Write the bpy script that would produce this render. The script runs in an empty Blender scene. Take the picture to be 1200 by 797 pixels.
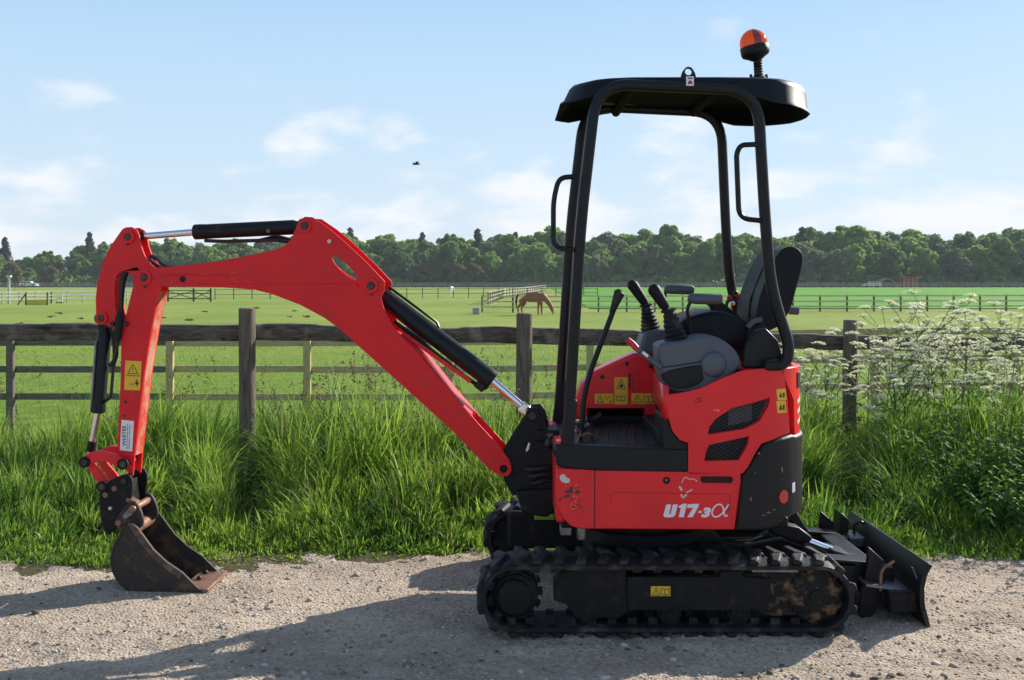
import bpy, bmesh, math, random
import numpy as np
from mathutils import Vector, Matrix, noise as mnoise
from mathutils.geometry import tessellate_polygon

R = math.radians
scene = bpy.context.scene
COL = scene.collection
random.seed(7)
rng = np.random.default_rng(11)

# ------------------------------------------------------------------ camera
EYE = 1.48          # eye height above the track
HOR = 328.0         # photo row of the horizon
cam_d = bpy.data.cameras.new("camera")
cam = bpy.data.objects.new("camera", cam_d)
COL.objects.link(cam)
cam.location = (0, 0, EYE)
cam.rotation_euler = (R(90), 0, 0)
cam_d.sensor_width = 36.0
cam_d.lens = 36.0
cam_d.shift_y = -(398.5 - HOR) / 1200.0
cam_d.clip_start = 0.05
cam_d.clip_end = 9000
scene.camera = cam

# ------------------------------------------------------------------ world / sky with clouds
SUN_EL, SUN_AZ = R(28.5), R(52.0)        # azimuth from +Y towards +X
world = bpy.data.worlds.new("World")
scene.world = world
world.use_nodes = True
wn, wl = world.node_tree.nodes, world.node_tree.links
wn.clear()
w_out = wn.new("ShaderNodeOutputWorld")
bg = wn.new("ShaderNodeBackground")
sky = wn.new("ShaderNodeTexSky")
sky.sky_type = 'NISHITA'
sky.sun_disc = False
sky.sun_elevation = SUN_EL
sky.sun_rotation = SUN_AZ
sky.altitude = 50
sky.air_density = 0.9
sky.dust_density = 1.0
sky.ozone_density = 3.0
SKY_STRENGTH = 0.112
bg.inputs["Strength"].default_value = SKY_STRENGTH
tc = wn.new("ShaderNodeTexCoord")
sep = wn.new("ShaderNodeSeparateXYZ"); wl.new(tc.outputs["Generated"], sep.inputs[0])

def wmath(op, a, b=None, clamp=False):
    n = wn.new("ShaderNodeMath"); n.operation = op; n.use_clamp = clamp
    for i, v in enumerate((a, b)):
        if v is None: continue
        if isinstance(v, (int, float)): n.inputs[i].default_value = v
        else: wl.new(v, n.inputs[i])
    return n.outputs[0]
zz = wmath('MAXIMUM', sep.outputs[2], 0.0)
zd = wmath('ADD', zz, 0.34)
cx = wmath('DIVIDE', sep.outputs[0], zd)
cy = wmath('DIVIDE', sep.outputs[1], zd)
cmb = wn.new("ShaderNodeCombineXYZ"); wl.new(cx, cmb.inputs[0]); wl.new(cy, cmb.inputs[1])
cn = wn.new("ShaderNodeTexNoise"); cn.inputs["Scale"].default_value = 3.6; cn.inputs["Detail"].default_value = 9; cn.inputs["Roughness"].default_value = 0.52
cmap = wn.new("ShaderNodeMapping"); cmap.inputs["Location"].default_value = (14.2, 6.2, 0.0)
wl.new(cmb.outputs[0], cmap.inputs[0]); wl.new(cmap.outputs[0], cn.inputs["Vector"])
# more cloud low down, thinning out upwards
lowf = wn.new("ShaderNodeMapRange"); lowf.inputs[1].default_value = 0.0; lowf.inputs[2].default_value = 0.20
lowf.inputs[3].default_value = 0.23; lowf.inputs[4].default_value = -0.05
wl.new(sep.outputs[2], lowf.inputs[0])
cs = wmath('ADD', cn.outputs["Fac"], lowf.outputs[0])
cr = wn.new("ShaderNodeMapRange"); cr.interpolation_type = 'SMOOTHSTEP'
cr.inputs[1].default_value = 0.55; cr.inputs[2].default_value = 0.76; cr.inputs[3].default_value = 0; cr.inputs[4].default_value = 0.85
wl.new(cs, cr.inputs[0])
hz = wn.new("ShaderNodeMapRange"); hz.interpolation_type = 'SMOOTHSTEP'      # bright summer haze, thinning out with height
hz.inputs[1].default_value = 0.22; hz.inputs[2].default_value = 0.85; hz.inputs[3].default_value = 0.92; hz.inputs[4].default_value = 0.35
wl.new(sep.outputs[2], hz.inputs[0])
hr = wn.new("ShaderNodeValToRGB"); wl.new(sep.outputs[2], hr.inputs[0])
he = hr.color_ramp.elements
he[0].position = 0.0; he[0].color = (4.6 / 6, 5.2 / 6, 5.7 / 6, 1)
he[1].position = 0.60; he[1].color = (2.0 / 6, 3.0 / 6, 4.6 / 6, 1)
for p_, c_ in ((.10, (3.75, 4.8, 5.75)), (.20, (3.2, 4.5, 5.75)), (.30, (2.45, 3.9, 5.65))):
    e_ = he.new(p_); e_.color = (c_[0] / 6, c_[1] / 6, c_[2] / 6, 1)
hm = wn.new("ShaderNodeVectorMath"); hm.operation = 'SCALE'; hm.inputs[3].default_value = 6.0; wl.new(hr.outputs[0], hm.inputs[0])
mixh = wn.new("ShaderNodeMix"); mixh.data_type = 'RGBA'
wl.new(hm.outputs[0], mixh.inputs[7])
wl.new(hz.outputs[0], mixh.inputs[0]); wl.new(sky.outputs[0], mixh.inputs[6])
mixc = wn.new("ShaderNodeMix"); mixc.data_type = 'RGBA'
mixc.inputs[7].default_value = (6.0, 6.0, 6.05, 1)
wl.new(cr.outputs[0], mixc.inputs[0]); wl.new(mixh.outputs[2], mixc.inputs[6])
wl.new(mixc.outputs[2], bg.inputs["Color"])
wl.new(bg.outputs[0], w_out.inputs[0])

# ------------------------------------------------------------------ sun, exposure
sun_d = bpy.data.lights.new("sun", 'SUN')
sun_d.energy = 5.0
sun_d.angle = R(0.53)
sun_d.color = (1.0, 0.93, 0.83)
sun = bpy.data.objects.new("sun", sun_d); COL.objects.link(sun)
sdir = Vector((math.sin(SUN_AZ) * math.cos(SUN_EL), math.cos(SUN_AZ) * math.cos(SUN_EL), math.sin(SUN_EL)))
sun.rotation_euler = sdir.to_track_quat('Z', 'Y').to_euler()
vs = scene.view_settings
scene.display_settings.display_device = 'sRGB'
vs.view_transform = 'Standard'; vs.look = 'None'; vs.exposure = 0.6; vs.gamma = 1.0; vs.use_curve_mapping = False
scene.cycles.max_bounces = 6
scene.cycles.transparent_max_bounces = 8

# ================================================================== helpers
def tag(o, label=None, cat=None, group=None, kind=None):
    if label: o["label"] = label
    if cat: o["category"] = cat
    if group: o["group"] = group
    if kind: o["kind"] = kind
    return o

def empty(name, loc, rz=0.0):
    o = bpy.data.objects.new(name, None)
    o.location = loc; o.rotation_euler = (0, 0, rz); o.empty_display_size = 0.1
    COL.objects.link(o)
    return o

def adopt(o, parent):
    """child of parent; the vertices of o are already in the parent's world frame"""
    o.parent = parent
    m = Matrix.LocRotScale(parent.location, parent.rotation_euler, parent.scale)
    if parent.parent is None and parent.type == 'EMPTY':
        o.matrix_parent_inverse = m.inverted()
    return o

def link_mesh(name, me, mats, parent=None, world=True):
    if not isinstance(mats, (list, tuple)): mats = [mats]
    for m in mats: me.materials.append(m)
    o = bpy.data.objects.new(name, me); COL.objects.link(o)
    if parent is not None:
        if world: adopt(o, parent)
        else: o.parent = parent
    return o

def mk(name, bm, mats, parent=None, bevel=0.0, seg=2, smooth=35, world=True, local=False):
    bmesh.ops.recalc_face_normals(bm, faces=bm.faces)
    me = bpy.data.meshes.new(name); bm.to_mesh(me); bm.free()
    if smooth:
        me.polygons.foreach_set("use_smooth", [True] * len(me.polygons))
        me.set_sharp_from_angle(angle=R(smooth))
    o = link_mesh(name, me, mats, parent, world and not local)
    if bevel:
        b = o.modifiers.new("bevel", 'BEVEL'); b.width = bevel; b.segments = seg; b.limit_method = 'ANGLE'; b.angle_limit = R(40)
        b.harden_normals = False
    return o

def np_mesh(name, verts, faces_list, mats, parent=None, mat_idx=None, smooth=False, local=False):
    """faces_list: list of (n,k) arrays"""
    me = bpy.data.meshes.new(name)
    verts = np.asarray(verts, dtype=np.float32)
    loops = np.concatenate([f.reshape(-1) for f in faces_list]).astype(np.int32)
    tot = np.concatenate([np.full(len(f), f.shape[1]) for f in faces_list]).astype(np.int32)
    start = np.concatenate([[0], np.cumsum(tot)[:-1]]).astype(np.int32)
    me.vertices.add(len(verts)); me.vertices.foreach_set("co", verts.reshape(-1))
    me.loops.add(len(loops)); me.loops.foreach_set("vertex_index", loops)
    me.polygons.add(len(tot)); me.polygons.foreach_set("loop_start", start)
    if mat_idx is not None: me.polygons.foreach_set("material_index", mat_idx.astype(np.int32))
    if smooth: me.polygons.foreach_set("use_smooth", np.ones(len(tot), dtype=bool))
    me.update(calc_edges=True); me.validate()
    return link_mesh(name, me, mats, parent, not local)

class Frame:
    """upright plane of a machine member: d to the right, l towards the viewer's side, z up"""
    def __init__(s, ox, oy, ang=0.0):
        c, n = math.cos(ang), math.sin(ang)
        s.o = (ox, oy); s.e1 = (c, -n); s.e2 = (-n, -c)
    def pix(s, px, py, l):
        u = (px - 600.0) / 1200.0
        d = (u * (s.o[1] + l * s.e2[1]) - s.o[0] - l * s.e2[0]) / (s.e1[0] - u * s.e1[1])
        Y = s.o[1] + d * s.e1[1] + l * s.e2[1]
        return (d, EYE - (py - HOR) / 1200.0 * Y)
    def out(s, l, pts): return [s.pix(a, b, l) for a, b in pts]
    def w(s, d, l, z):
        return Vector((s.o[0] + d * s.e1[0] + l * s.e2[0], s.o[1] + d * s.e1[1] + l * s.e2[1], z))
    def wp(s, px, py, l):
        d, z = s.pix(px, py, l); return s.w(d, l, z)

def extrude(bm, fr, outline, l0, l1, holes=()):
    loops = [list(outline)] + [list(h) for h in holes]
    rings = []
    for lp in loops:
        rings.append(([bm.verts.new(fr.w(d, l0, z)) for d, z in lp], [bm.verts.new(fr.w(d, l1, z)) for d, z in lp]))
    if holes:
        flat = [v for a, b in rings for v in a]; flat2 = [v for a, b in rings for v in b]
        tris = tessellate_polygon([[Vector((d, z, 0)) for d, z in lp] for lp in loops])
        for t in tris:
            bm.faces.new([flat[i] for i in t]); bm.faces.new([flat2[i] for i in reversed(t)])
    else:
        bm.faces.new(rings[0][0]); bm.faces.new(list(reversed(rings[0][1])))
    for a, b in rings:
        n = len(a)
        for i in range(n):
            bm.faces.new([a[i], a[(i + 1) % n], b[(i + 1) % n], b[i]])
    return bm

def circ(c, r, n=20, a0=0.0):
    return [(c[0] + r * math.cos(a0 + 2 * math.pi * i / n), c[1] + r * math.sin(a0 + 2 * math.pi * i / n)) for i in range(n)]

def smooth_loop(pts, it=2, closed=True):
    """Chaikin corner cutting"""
    for _ in range(it):
        out = []; n = len(pts)
        rngk = range(n) if closed else range(n - 1)
        if not closed: out.append(pts[0])
        for i in rngk:
            a, b = Vector(pts[i]), Vector(pts[(i + 1) % n])
            out.append(tuple(a * .75 + b * .25)); out.append(tuple(a * .25 + b * .75))
        if not closed: out.append(pts[-1])
        pts = out
    return pts

def tube(bm, path, r, n=10, caps=True):
    path = [Vector(p) for p in path]
    rad = r if isinstance(r, (list, tuple)) else [r] * len(path)
    t = (path[1] - path[0]).normalized()
    up = Vector((0, 0, 1)) if abs(t.z) < .9 else Vector((1, 0, 0))
    nrm = t.cross(up).normalized()
    rings = []
    for i, p in enumerate(path):
        if i == 0: t2 = (path[1] - path[0])
        elif i == len(path) - 1: t2 = path[-1] - path[-2]
        else: t2 = (path[i + 1] - p).normalized() + (p - path[i - 1]).normalized()
        t2.normalize()
        nrm = (nrm - t2 * nrm.dot(t2))
        if nrm.length < 1e-6: nrm = t2.orthogonal()
        nrm.normalize(); bn = t2.cross(nrm)
        rings.append([bm.verts.new(p + (nrm * math.cos(2 * math.pi * k / n) + bn * math.sin(2 * math.pi * k / n)) * rad[i]) for k in range(n)])
    for a, b in zip(rings, rings[1:]):
        for k in range(n): bm.faces.new([a[k], a[(k + 1) % n], b[(k + 1) % n], b[k]])
    if caps:
        bm.faces.new(list(reversed(rings[0]))); bm.faces.new(rings[-1])
    return bm

def round_path(pts, rad, n=6):
    pts = [Vector(p) for p in pts]; out = [pts[0]]
    for i in range(1, len(pts) - 1):
        a, b, c = pts[i - 1], pts[i], pts[i + 1]
        r = min(rad, (a - b).length * .48, (c - b).length * .48)
        p, q = b + (a - b).normalized() * r, b + (c - b).normalized() * r
        for k in range(n + 1):
            t = k / n; out.append(p * (1 - t) ** 2 + b * 2 * t * (1 - t) + q * t * t)
    out.append(pts[-1]); return out

def box(bm, c, s, rot=None):
    c = Vector(c); vs_ = []
    for i in (-.5, .5):
        for j in (-.5, .5):
            for k in (-.5, .5):
                v = Vector((i * s[0], j * s[1], k * s[2]))
                if rot is not None: v = rot @ v
                vs_.append(bm.verts.new(c + v))
    for f in ((0, 1, 3, 2), (4, 6, 7, 5), (0, 4, 5, 1), (2, 3, 7, 6), (0, 2, 6, 4), (1, 5, 7, 3)):
        bm.faces.new([vs_[i] for i in f])
    return bm

def bar(bm, a, b, w, h):
    """box beam from a to b, w across (horizontal), h upright"""
    a, b = Vector(a), Vector(b); t = b - a; L = t.length; t.normalize()
    side = t.cross(Vector((0, 0, 1)))
    if side.length < 1e-4: side = Vector((1, 0, 0))
    side.normalize(); up = side.cross(t)
    rot = Matrix((t, side, up)).transposed()
    return box(bm, (a + b) / 2, (L, w, h), rot)

def lathe(bm, axis_o, axis_d, prof, n=24):
    """prof: (along, radius)"""
    o, a = Vector(axis_o), Vector(axis_d).normalized()
    u = a.orthogonal().normalized(); v = a.cross(u); rings = []
    for t, r in prof:
        rings.append([bm.verts.new(o + a * t + (u * math.cos(2 * math.pi * k / n) + v * math.sin(2 * math.pi * k / n)) * max(r, 1e-5)) for k in range(n)])
    for p, q in zip(rings, rings[1:]):
        for k in range(n): bm.faces.new([p[k], p[(k + 1) % n], q[(k + 1) % n], q[k]])
    bm.faces.new(list(reversed(rings[0]))); bm.faces.new(rings[-1])
    return bm

def copy_tree(o, parent=None, **kw):
    c = o.copy(); COL.objects.link(c)
    if parent is not None: c.parent = parent
    for ch in list(o.children): copy_tree(ch, c)
    return c

# ================================================================== materials
def mat(name, col, rough=.6, metal=0.0, spec=.5, bump=0.0, bscale=40, var=0.0, vscale=8, coat=0.0, dirt=None, dscale=6, dlo=.55, dhi=.7, trans=0.0, tcol=None, vec='Object', stretch=None):
    m = bpy.data.materials.new(name); m.use_nodes = True
    nt = m.node_tree; N, L = nt.nodes, nt.links
    b = N["Principled BSDF"]
    b.inputs["Roughness"].default_value = rough; b.inputs["Metallic"].default_value = metal
    b.inputs["Specular IOR Level"].default_value = spec
    b.inputs["Coat Weight"].default_value = coat; b.inputs["Coat Roughness"].default_value = .12
    t = N.new("ShaderNodeTexCoord"); src = t.outputs[vec]
    if stretch:
        mp = N.new("ShaderNodeMapping"); mp.inputs["Scale"].default_value = stretch; L.new(src, mp.inputs[0]); src = mp.outputs[0]
    c4 = (*col, 1); cur = None
    if var:
        n = N.new("ShaderNodeTexNoise"); n.inputs["Scale"].default_value = vscale; n.inputs["Detail"].default_value = 6
        L.new(src, n.inputs["Vector"])
        rp = N.new("ShaderNodeValToRGB"); rp.color_ramp.elements[0].position = .3; rp.color_ramp.elements[1].position = .7
        rp.color_ramp.elements[0].color = (*[x * (1 - var) for x in col], 1); rp.color_ramp.elements[1].color = (*[min(1, x * (1 + var)) for x in col], 1)
        L.new(n.outputs["Fac"], rp.inputs[0]); cur = rp.outputs[0]
    if dirt:
        n = N.new("ShaderNodeTexNoise"); n.inputs["Scale"].default_value = dscale; n.inputs["Detail"].default_value = 10; n.inputs["Roughness"].default_value = .65
        L.new(src, n.inputs["Vector"])
        mr = N.new("ShaderNodeMapRange"); mr.inputs[1].default_value = dlo; mr.inputs[2].default_value = dhi
        L.new(n.outputs["Fac"], mr.inputs[0])
        mx = N.new("ShaderNodeMix"); mx.data_type = 'RGBA'; L.new(mr.outputs[0], mx.inputs[0])
        if cur: L.new(cur, mx.inputs[6])
        else: mx.inputs[6].default_value = c4
        mx.inputs[7].default_value = (*dirt, 1); cur = mx.outputs[2]
        rr = N.new("ShaderNodeMapRange"); rr.inputs[3].default_value = rough; rr.inputs[4].default_value = .85
        L.new(mr.outputs[0], rr.inputs[0]); L.new(rr.outputs[0], b.inputs["Roughness"])
    if cur: L.new(cur, b.inputs["Base Color"])
    else: b.inputs["Base Color"].default_value = c4
    if bump:
        n = N.new("ShaderNodeTexNoise"); n.inputs["Scale"].default_value = bscale; n.inputs["Detail"].default_value = 6
        L.new(src, n.inputs["Vector"])
        bp = N.new("ShaderNodeBump"); bp.inputs["Strength"].default_value = bump; bp.inputs["Distance"].default_value = .01
        L.new(n.outputs["Fac"], bp.inputs["Height"]); L.new(bp.outputs[0], b.inputs["Normal"])
    if trans:
        tr = N.new("ShaderNodeBsdfTranslucent"); ms = N.new("ShaderNodeMixShader"); ms.inputs[0].default_value = trans
        if tcol: tr.inputs[0].default_value = (*tcol, 1)
        elif cur: L.new(cur, tr.inputs[0])
        else: tr.inputs[0].default_value = c4
        L.new(b.outputs[0], ms.inputs[1]); L.new(tr.outputs[0], ms.inputs[2]); L.new(ms.outputs[0], N["Material Output"].inputs[0])
    return m

M = {}
M['red'] = mat('red_paint', (.73, .015, .020), .42, coat=.05, spec=.25, var=.08, vscale=3, dirt=(.26, .055, .04), dscale=11, dlo=.58, dhi=.80, bump=.02, bscale=300)
M['red_house'] = mat('red_house_paint_lit', (.79, .019, .026), .36, coat=.15, spec=.3, var=.06, vscale=3, dirt=(.22, .03, .025), dscale=12, dlo=.66, dhi=.82, bump=.02, bscale=300)  # same machine red as the boom, brightened in colour for ground bounce
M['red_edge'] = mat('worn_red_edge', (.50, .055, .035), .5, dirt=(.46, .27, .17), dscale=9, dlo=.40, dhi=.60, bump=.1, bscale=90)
M['red_worn'] = mat('red_paint_worn', (.79, .020, .027), .40, coat=.08, spec=.3, var=.1, vscale=5, dirt=(.13, .06, .04), dscale=9, dlo=.60, dhi=.74, bump=.05, bscale=120)
M['black'] = mat('black_paint', (.007, .0075, .009), .42, var=.25, vscale=9, dirt=(.05, .045, .038), dscale=11, dlo=.6, dhi=.8, spec=.28)
M['black_dull'] = mat('black_casting', (.006, .006, .0065), .6, bump=.12, bscale=90, dirt=(.06, .05, .04), dscale=12, dlo=.58, dhi=.78, spec=.28)
M['tube'] = mat('black_tube', (.007, .0075, .010), .36, dirt=(.05, .05, .05), dscale=18, dlo=.62, dhi=.8, spec=.28)
M['plastic'] = mat('charcoal_plastic', (.075, .088, .108), .5, bump=.06, bscale=500, dirt=(.10, .095, .085), dscale=10, dlo=.6, dhi=.85)
M['plastic_dark'] = mat('dark_plastic', (.009, .0095, .011), .55, bump=.05, bscale=400, spec=.28)
M['counter'] = mat('counterweight_black', (.010, .0105, .012), .5, bump=.15, bscale=60, dirt=(.16, .13, .09), dscale=13, dlo=.66, dhi=.74, spec=.28)
M['roof'] = mat('roof_plastic', (.008, .0085, .012), .42, bump=.03, bscale=300, dirt=(.014, .014, .016), dscale=7, dlo=.6, dhi=.85, spec=.18)
M['rubber'] = mat('rubber', (.011, .011, .013), .62, bump=.2, bscale=70, dirt=(.11, .10, .088), dscale=9, dlo=.52, dhi=.74, spec=.28)
M['dirty_black'] = mat('dirty_black', (.0055, .0055, .006), .65, bump=.25, bscale=70, dirt=(.055, .042, .03), dscale=16, dlo=.55, dhi=.74, spec=.28)
M['muddy'] = mat('muddy_black', (.009, .0085, .008), .7, bump=.6, bscale=45, dirt=(.19, .11, .06), dscale=22, dlo=.5, dhi=.64, spec=.28)
M['steel_worn'] = mat('worn_bucket_steel', (.022, .016, .013), .62, bump=.3, bscale=60, var=.35, vscale=14, dirt=(.17, .085, .05), dscale=13, dlo=.52, dhi=.72)
M['rusty'] = mat('rusty_polished_steel', (.25, .13, .085), .5, metal=.35, var=.4, vscale=25, bump=.1, bscale=80)
M['band'] = mat('worn_brown_edge', (.075, .048, .036), .6, bump=.3, bscale=60, var=.5, vscale=30, dirt=(.20, .11, .07), dscale=30, dlo=.5, dhi=.66)
M['steel'] = mat('grey_steel', (.20, .20, .205), .42, metal=.8, var=.3, vscale=40)
M['pin'] = mat('pin_steel', (.055, .05, .048), .5, metal=.5, var=.4, vscale=40, dirt=(.2, .12, .07), dscale=30)
M['chrome'] = mat('chrome_rod', (.78, .78, .80), .10, metal=1.0)
M['vinyl'] = mat('black_vinyl', (.006, .007, .010), .55, spec=.22, bump=.05, bscale=350)
M['yellow'] = mat('yellow_decal', (.80, .47, .02), .45, var=.08, vscale=60)
M['white_decal'] = mat('white_decal', (.78, .78, .77), .45, var=.05, vscale=90)
M['ink'] = mat('black_print', (.012, .012, .014), .5)
M['ink_grey'] = mat('grey_print', (.10, .10, .14), .5)
M['dark_red'] = mat('red_print_and_crease', (.28, .01, .02), .5)
M['reflector'] = mat('red_reflector', (.62, .015, .03), .25, coat=.5)
M['silver'] = mat('silver_lettering', (.75, .76, .78), .4, var=.06, vscale=120)
M['chip'] = mat('chipped_primer', (.62, .58, .52), .7)
M['patch'] = mat('bare_tan_patch', (.20, .15, .09), .8, var=.4, vscale=60)
M['scrape'] = mat('scraped_rust', (.10, .045, .03), .8, dirt=(.5, .42, .34), dscale=60, dlo=.6, dhi=.7)
M['hose'] = mat('black_hose', (.012, .012, .013), .45)
M['wire'] = mat('mesh_wire', (.020, .021, .022), .5)
M['recess'] = mat('black_recess', (.006, .006, .006), .8)
M['red_grip'] = mat('red_grip', (.55, .015, .03), .4)
M['lamp_dark'] = mat('dark_amber_band', (.28, .012, .008), .25, coat=.6)
M['cloth_blue'] = mat('blue_cap', (.08, .22, .60), .5)

def amber():
    m = bpy.data.materials.new('amber_lens'); m.use_nodes = True
    N, L = m.node_tree.nodes, m.node_tree.links; b = N["Principled BSDF"]
    b.inputs["Base Color"].default_value = (.98, .20, .008, 1); b.inputs["Roughness"].default_value = .12
    b.inputs["Coat Weight"].default_value = .8
    tr = N.new("ShaderNodeBsdfTranslucent"); tr.inputs[0].default_value = (1.0, .26, .008, 1)
    ms = N.new("ShaderNodeMixShader"); ms.inputs[0].default_value = .6
    L.new(b.outputs[0], ms.inputs[1]); L.new(tr.outputs[0], ms.inputs[2]); L.new(ms.outputs[0], N["Material Output"].inputs[0])
    return m
M['amber'] = amber()
M['cross'] = mat('matt_black_tube', (.005, .005, .0055), .8, spec=.06)
def wood(name, c1, c2, stretch, lichen=None):
    m = bpy.data.materials.new(name); m.use_nodes = True
    N, L = m.node_tree.nodes, m.node_tree.links; b = N["Principled BSDF"]; b.inputs["Roughness"].default_value = .9; b.inputs["Specular IOR Level"].default_value = .2
    t = N.new("ShaderNodeTexCoord"); mp = N.new("ShaderNodeMapping"); mp.inputs["Scale"].default_value = stretch; L.new(t.outputs["Object"], mp.inputs[0])
    n = N.new("ShaderNodeTexNoise"); n.inputs["Scale"].default_value = 6; n.inputs["Detail"].default_value = 9; n.inputs["Roughness"].default_value = .7; n.inputs["Distortion"].default_value = .6
    L.new(mp.outputs[0], n.inputs["Vector"])
    rp = N.new("ShaderNodeValToRGB"); e = rp.color_ramp.elements; e[0].position = .33; e[1].position = .68; e[0].color = (*c1, 1); e[1].color = (*c2, 1)
    L.new(n.outputs["Fac"], rp.inputs[0]); cur = rp.outputs[0]
    if lichen:
        n2 = N.new("ShaderNodeTexNoise"); n2.inputs["Scale"].default_value = 7; n2.inputs["Detail"].default_value = 8; L.new(t.outputs["Object"], n2.inputs["Vector"])
        mr = N.new("ShaderNodeMapRange"); mr.inputs[1].default_value = .54; mr.inputs[2].default_value = .68; L.new(n2.outputs["Fac"], mr.inputs[0])
        mx = N.new("ShaderNodeMix"); mx.data_type = 'RGBA'; mx.inputs[7].default_value = (*lichen, 1)
        L.new(mr.outputs[0], mx.inputs[0]); L.new(cur, mx.inputs[6]); cur = mx.outputs[2]
    L.new(cur, b.inputs["Base Color"])
    bp = N.new("ShaderNodeBump"); bp.inputs["Strength"].default_value = .7; bp.inputs["Distance"].default_value = .012
    L.new(n.outputs["Fac"], bp.inputs["Height"]); L.new(bp.outputs[0], b.inputs["Normal"])
    return m
M['rail_old'] = wood('weathered_rail', (.030, .024, .019), (.21, .17, .135), (.7, 5, 7), (.24, .21, .17))
M['post_old'] = wood('weathered_post', (.075, .060, .046), (.25, .205, .16), (9, 9, .8))
M['rail_tan'] = wood('tan_rail', (.34, .26, .14), (.55, .45, .26), (1, 8, 8))
M['post_tan'] = wood('tan_post', (.34, .26, .12), (.55, .45, .23), (9, 9, 1))
M['rail_grey'] = wood('grey_rail', (.085, .072, .058), (.22, .19, .15), (1, 8, 8))
M['rail_far'] = mat('far_rail_wood', (.58, .46, .31), .85, var=.2, vscale=2)
M['post_far'] = mat('far_post_wood', (.17, .10, .06), .85, var=.2, vscale=2)
M['white_far'] = mat('far_white_rail', (.46, .45, .41), .7, var=.15, vscale=2)
M['dark_far'] = mat('far_dark_rail', (.055, .048, .04), .85)
M['grey_far'] = mat('far_grey_rail', (.33, .30, .26), .85, var=.2, vscale=1)

# ================================================================== the setting: terrain, track
def sm(a, b, x):
    t = np.clip((x - a) / (b - a), 0, 1); return t * t * (3 - 2 * t)
def tz(X, Y):
    X = np.asarray(X, float); Y = np.asarray(Y, float)
    z = -.50 * sm(8.6, 12.5, Y) - .25 * sm(12.5, 65, Y) + .32 * sm(150, 275, Y)
    z = z + .14 * sm(1.0, 7.0, X) * sm(9, 12, Y) * (1 - sm(18, 45, Y))
    z = z + .05 * np.exp(-((Y - 7.0) / 1.0) ** 2)
    return z
def tzf(x, y): return float(tz(x, y))
def G(px, py):
    """ground point seen at a photo position"""
    Y = 60.0; u = (px - 600) / 1200
    for _ in range(40): Y = (EYE - tzf(u * Y, Y)) * 1200 / (py - HOR)
    return Vector((u * Y, Y, tzf(u * Y, Y)))

def grid_mesh(name, xs, ys, zf, mats):
    X, Y = np.meshgrid(xs, ys); Z = zf(X, Y)
    v = np.stack([X, Y, Z], -1).reshape(-1, 3); nx, ny = len(xs), len(ys)
    i = np.arange(nx * ny).reshape(ny, nx)
    f = np.stack([i[:-1, :-1], i[:-1, 1:], i[1:, 1:], i[1:, :-1]], -1).reshape(-1, 4)
    return np_mesh(name, v, [f], mats, smooth=True)

def field_material():
    m = bpy.data.materials.new('pasture'); m.use_nodes = True
    N, L = m.node_tree.nodes, m.node_tree.links; b = N["Principled BSDF"]; b.inputs["Roughness"].default_value = .95; b.inputs["Specular IOR Level"].default_value = .1
    t = N.new("ShaderNodeTexCoord")
    def noise(sc, det=6, rough=.6, stretch=None):
        n = N.new("ShaderNodeTexNoise"); n.inputs["Scale"].default_value = sc; n.inputs["Detail"].default_value = det; n.inputs["Roughness"].default_value = rough
        if stretch:
            mp = N.new("ShaderNodeMapping"); mp.inputs["Scale"].default_value = stretch; L.new(t.outputs["Object"], mp.inputs[0]); L.new(mp.outputs[0], n.inputs["Vector"])
        else: L.new(t.outputs["Object"], n.inputs["Vector"])
        return n.outputs["Fac"]
    def ramp(f, p0, c0, p1, c1):
        r = N.new("ShaderNodeValToRGB"); e = r.color_ramp.elements; e[0].position = p0; e[1].position = p1; e[0].color = (*c0, 1); e[1].color = (*c1, 1); L.new(f, r.inputs[0]); return r.outputs[0]
    def mix(f, a, c):
        x = N.new("ShaderNodeMix"); x.data_type = 'RGBA'; L.new(f, x.inputs[0]); L.new(a, x.inputs[6])
        if isinstance(c, tuple): x.inputs[7].default_value = (*c, 1)
        else: L.new(c, x.inputs[7])
        return x.outputs[2]
    def mr(f, a, c, lo=0, hi=1):
        x = N.new("ShaderNodeMapRange"); x.inputs[1].default_value = a; x.inputs[2].default_value = c; x.inputs[3].default_value = lo; x.inputs[4].default_value = hi; L.new(f, x.inputs[0]); return x.outputs[0]
    sp = N.new("ShaderNodeSeparateXYZ"); L.new(t.outputs["Object"], sp.inputs[0])
    near = ramp(noise(2.3, 8, .7), .32, (.085, .165, .016), .68, (.205, .285, .045))
    far = ramp(noise(.10, 8, .7, (1, .35, 1)), .36, (.185, .255, .042), .66, (.29, .335, .080))
    c = mix(mr(sp.outputs[1], 14, 42), near, far)
    c = mix(mr(noise(.55, 7, .7, (1, .5, 1)), .60, .70, 0, .75), c, (.10, .165, .03))
    c = mix(mr(noise(9, 4, .7), .62, .74, 0, .5), c, (.36, .33, .15))
    c = mix(mr(noise(.045, 6, .65, (.5, 1.6, 1)), .50, .66, 0, .55), c, (.13, .225, .03))
    c = mix(mr(noise(.9, 8, .75, (.6, 1.4, 1)), .57, .72, 0, .55), c, (.075, .15, .022))
    # soil under the verge
    c = mix(mr(sp.outputs[1], 8.6, 7.2), c, (.095, .088, .042))
    L.new(c, b.inputs["Base Color"])
    bp = N.new("ShaderNodeBump"); bp.inputs["Strength"].default_value = .8; bp.inputs["Distance"].default_value = .05; L.new(noise(14, 5, .7), bp.inputs["Height"]); L.new(bp.outputs[0], b.inputs["Normal"])
    return m
M['pasture'] = field_material()
gx = np.concatenate([-np.geomspace(4000, 12, 40), np.linspace(-11, 11, 45), np.geomspace(12, 4000, 40)])
gy = np.concatenate([[-400, -100, -30, -8], np.linspace(-2, 30, 65), np.geomspace(32, 4000, 60)])
ground = grid_mesh('ground', gx, gy, lambda X, Y: tz(X, Y) - .03 * (Y < 5.4), M['pasture'])
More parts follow.
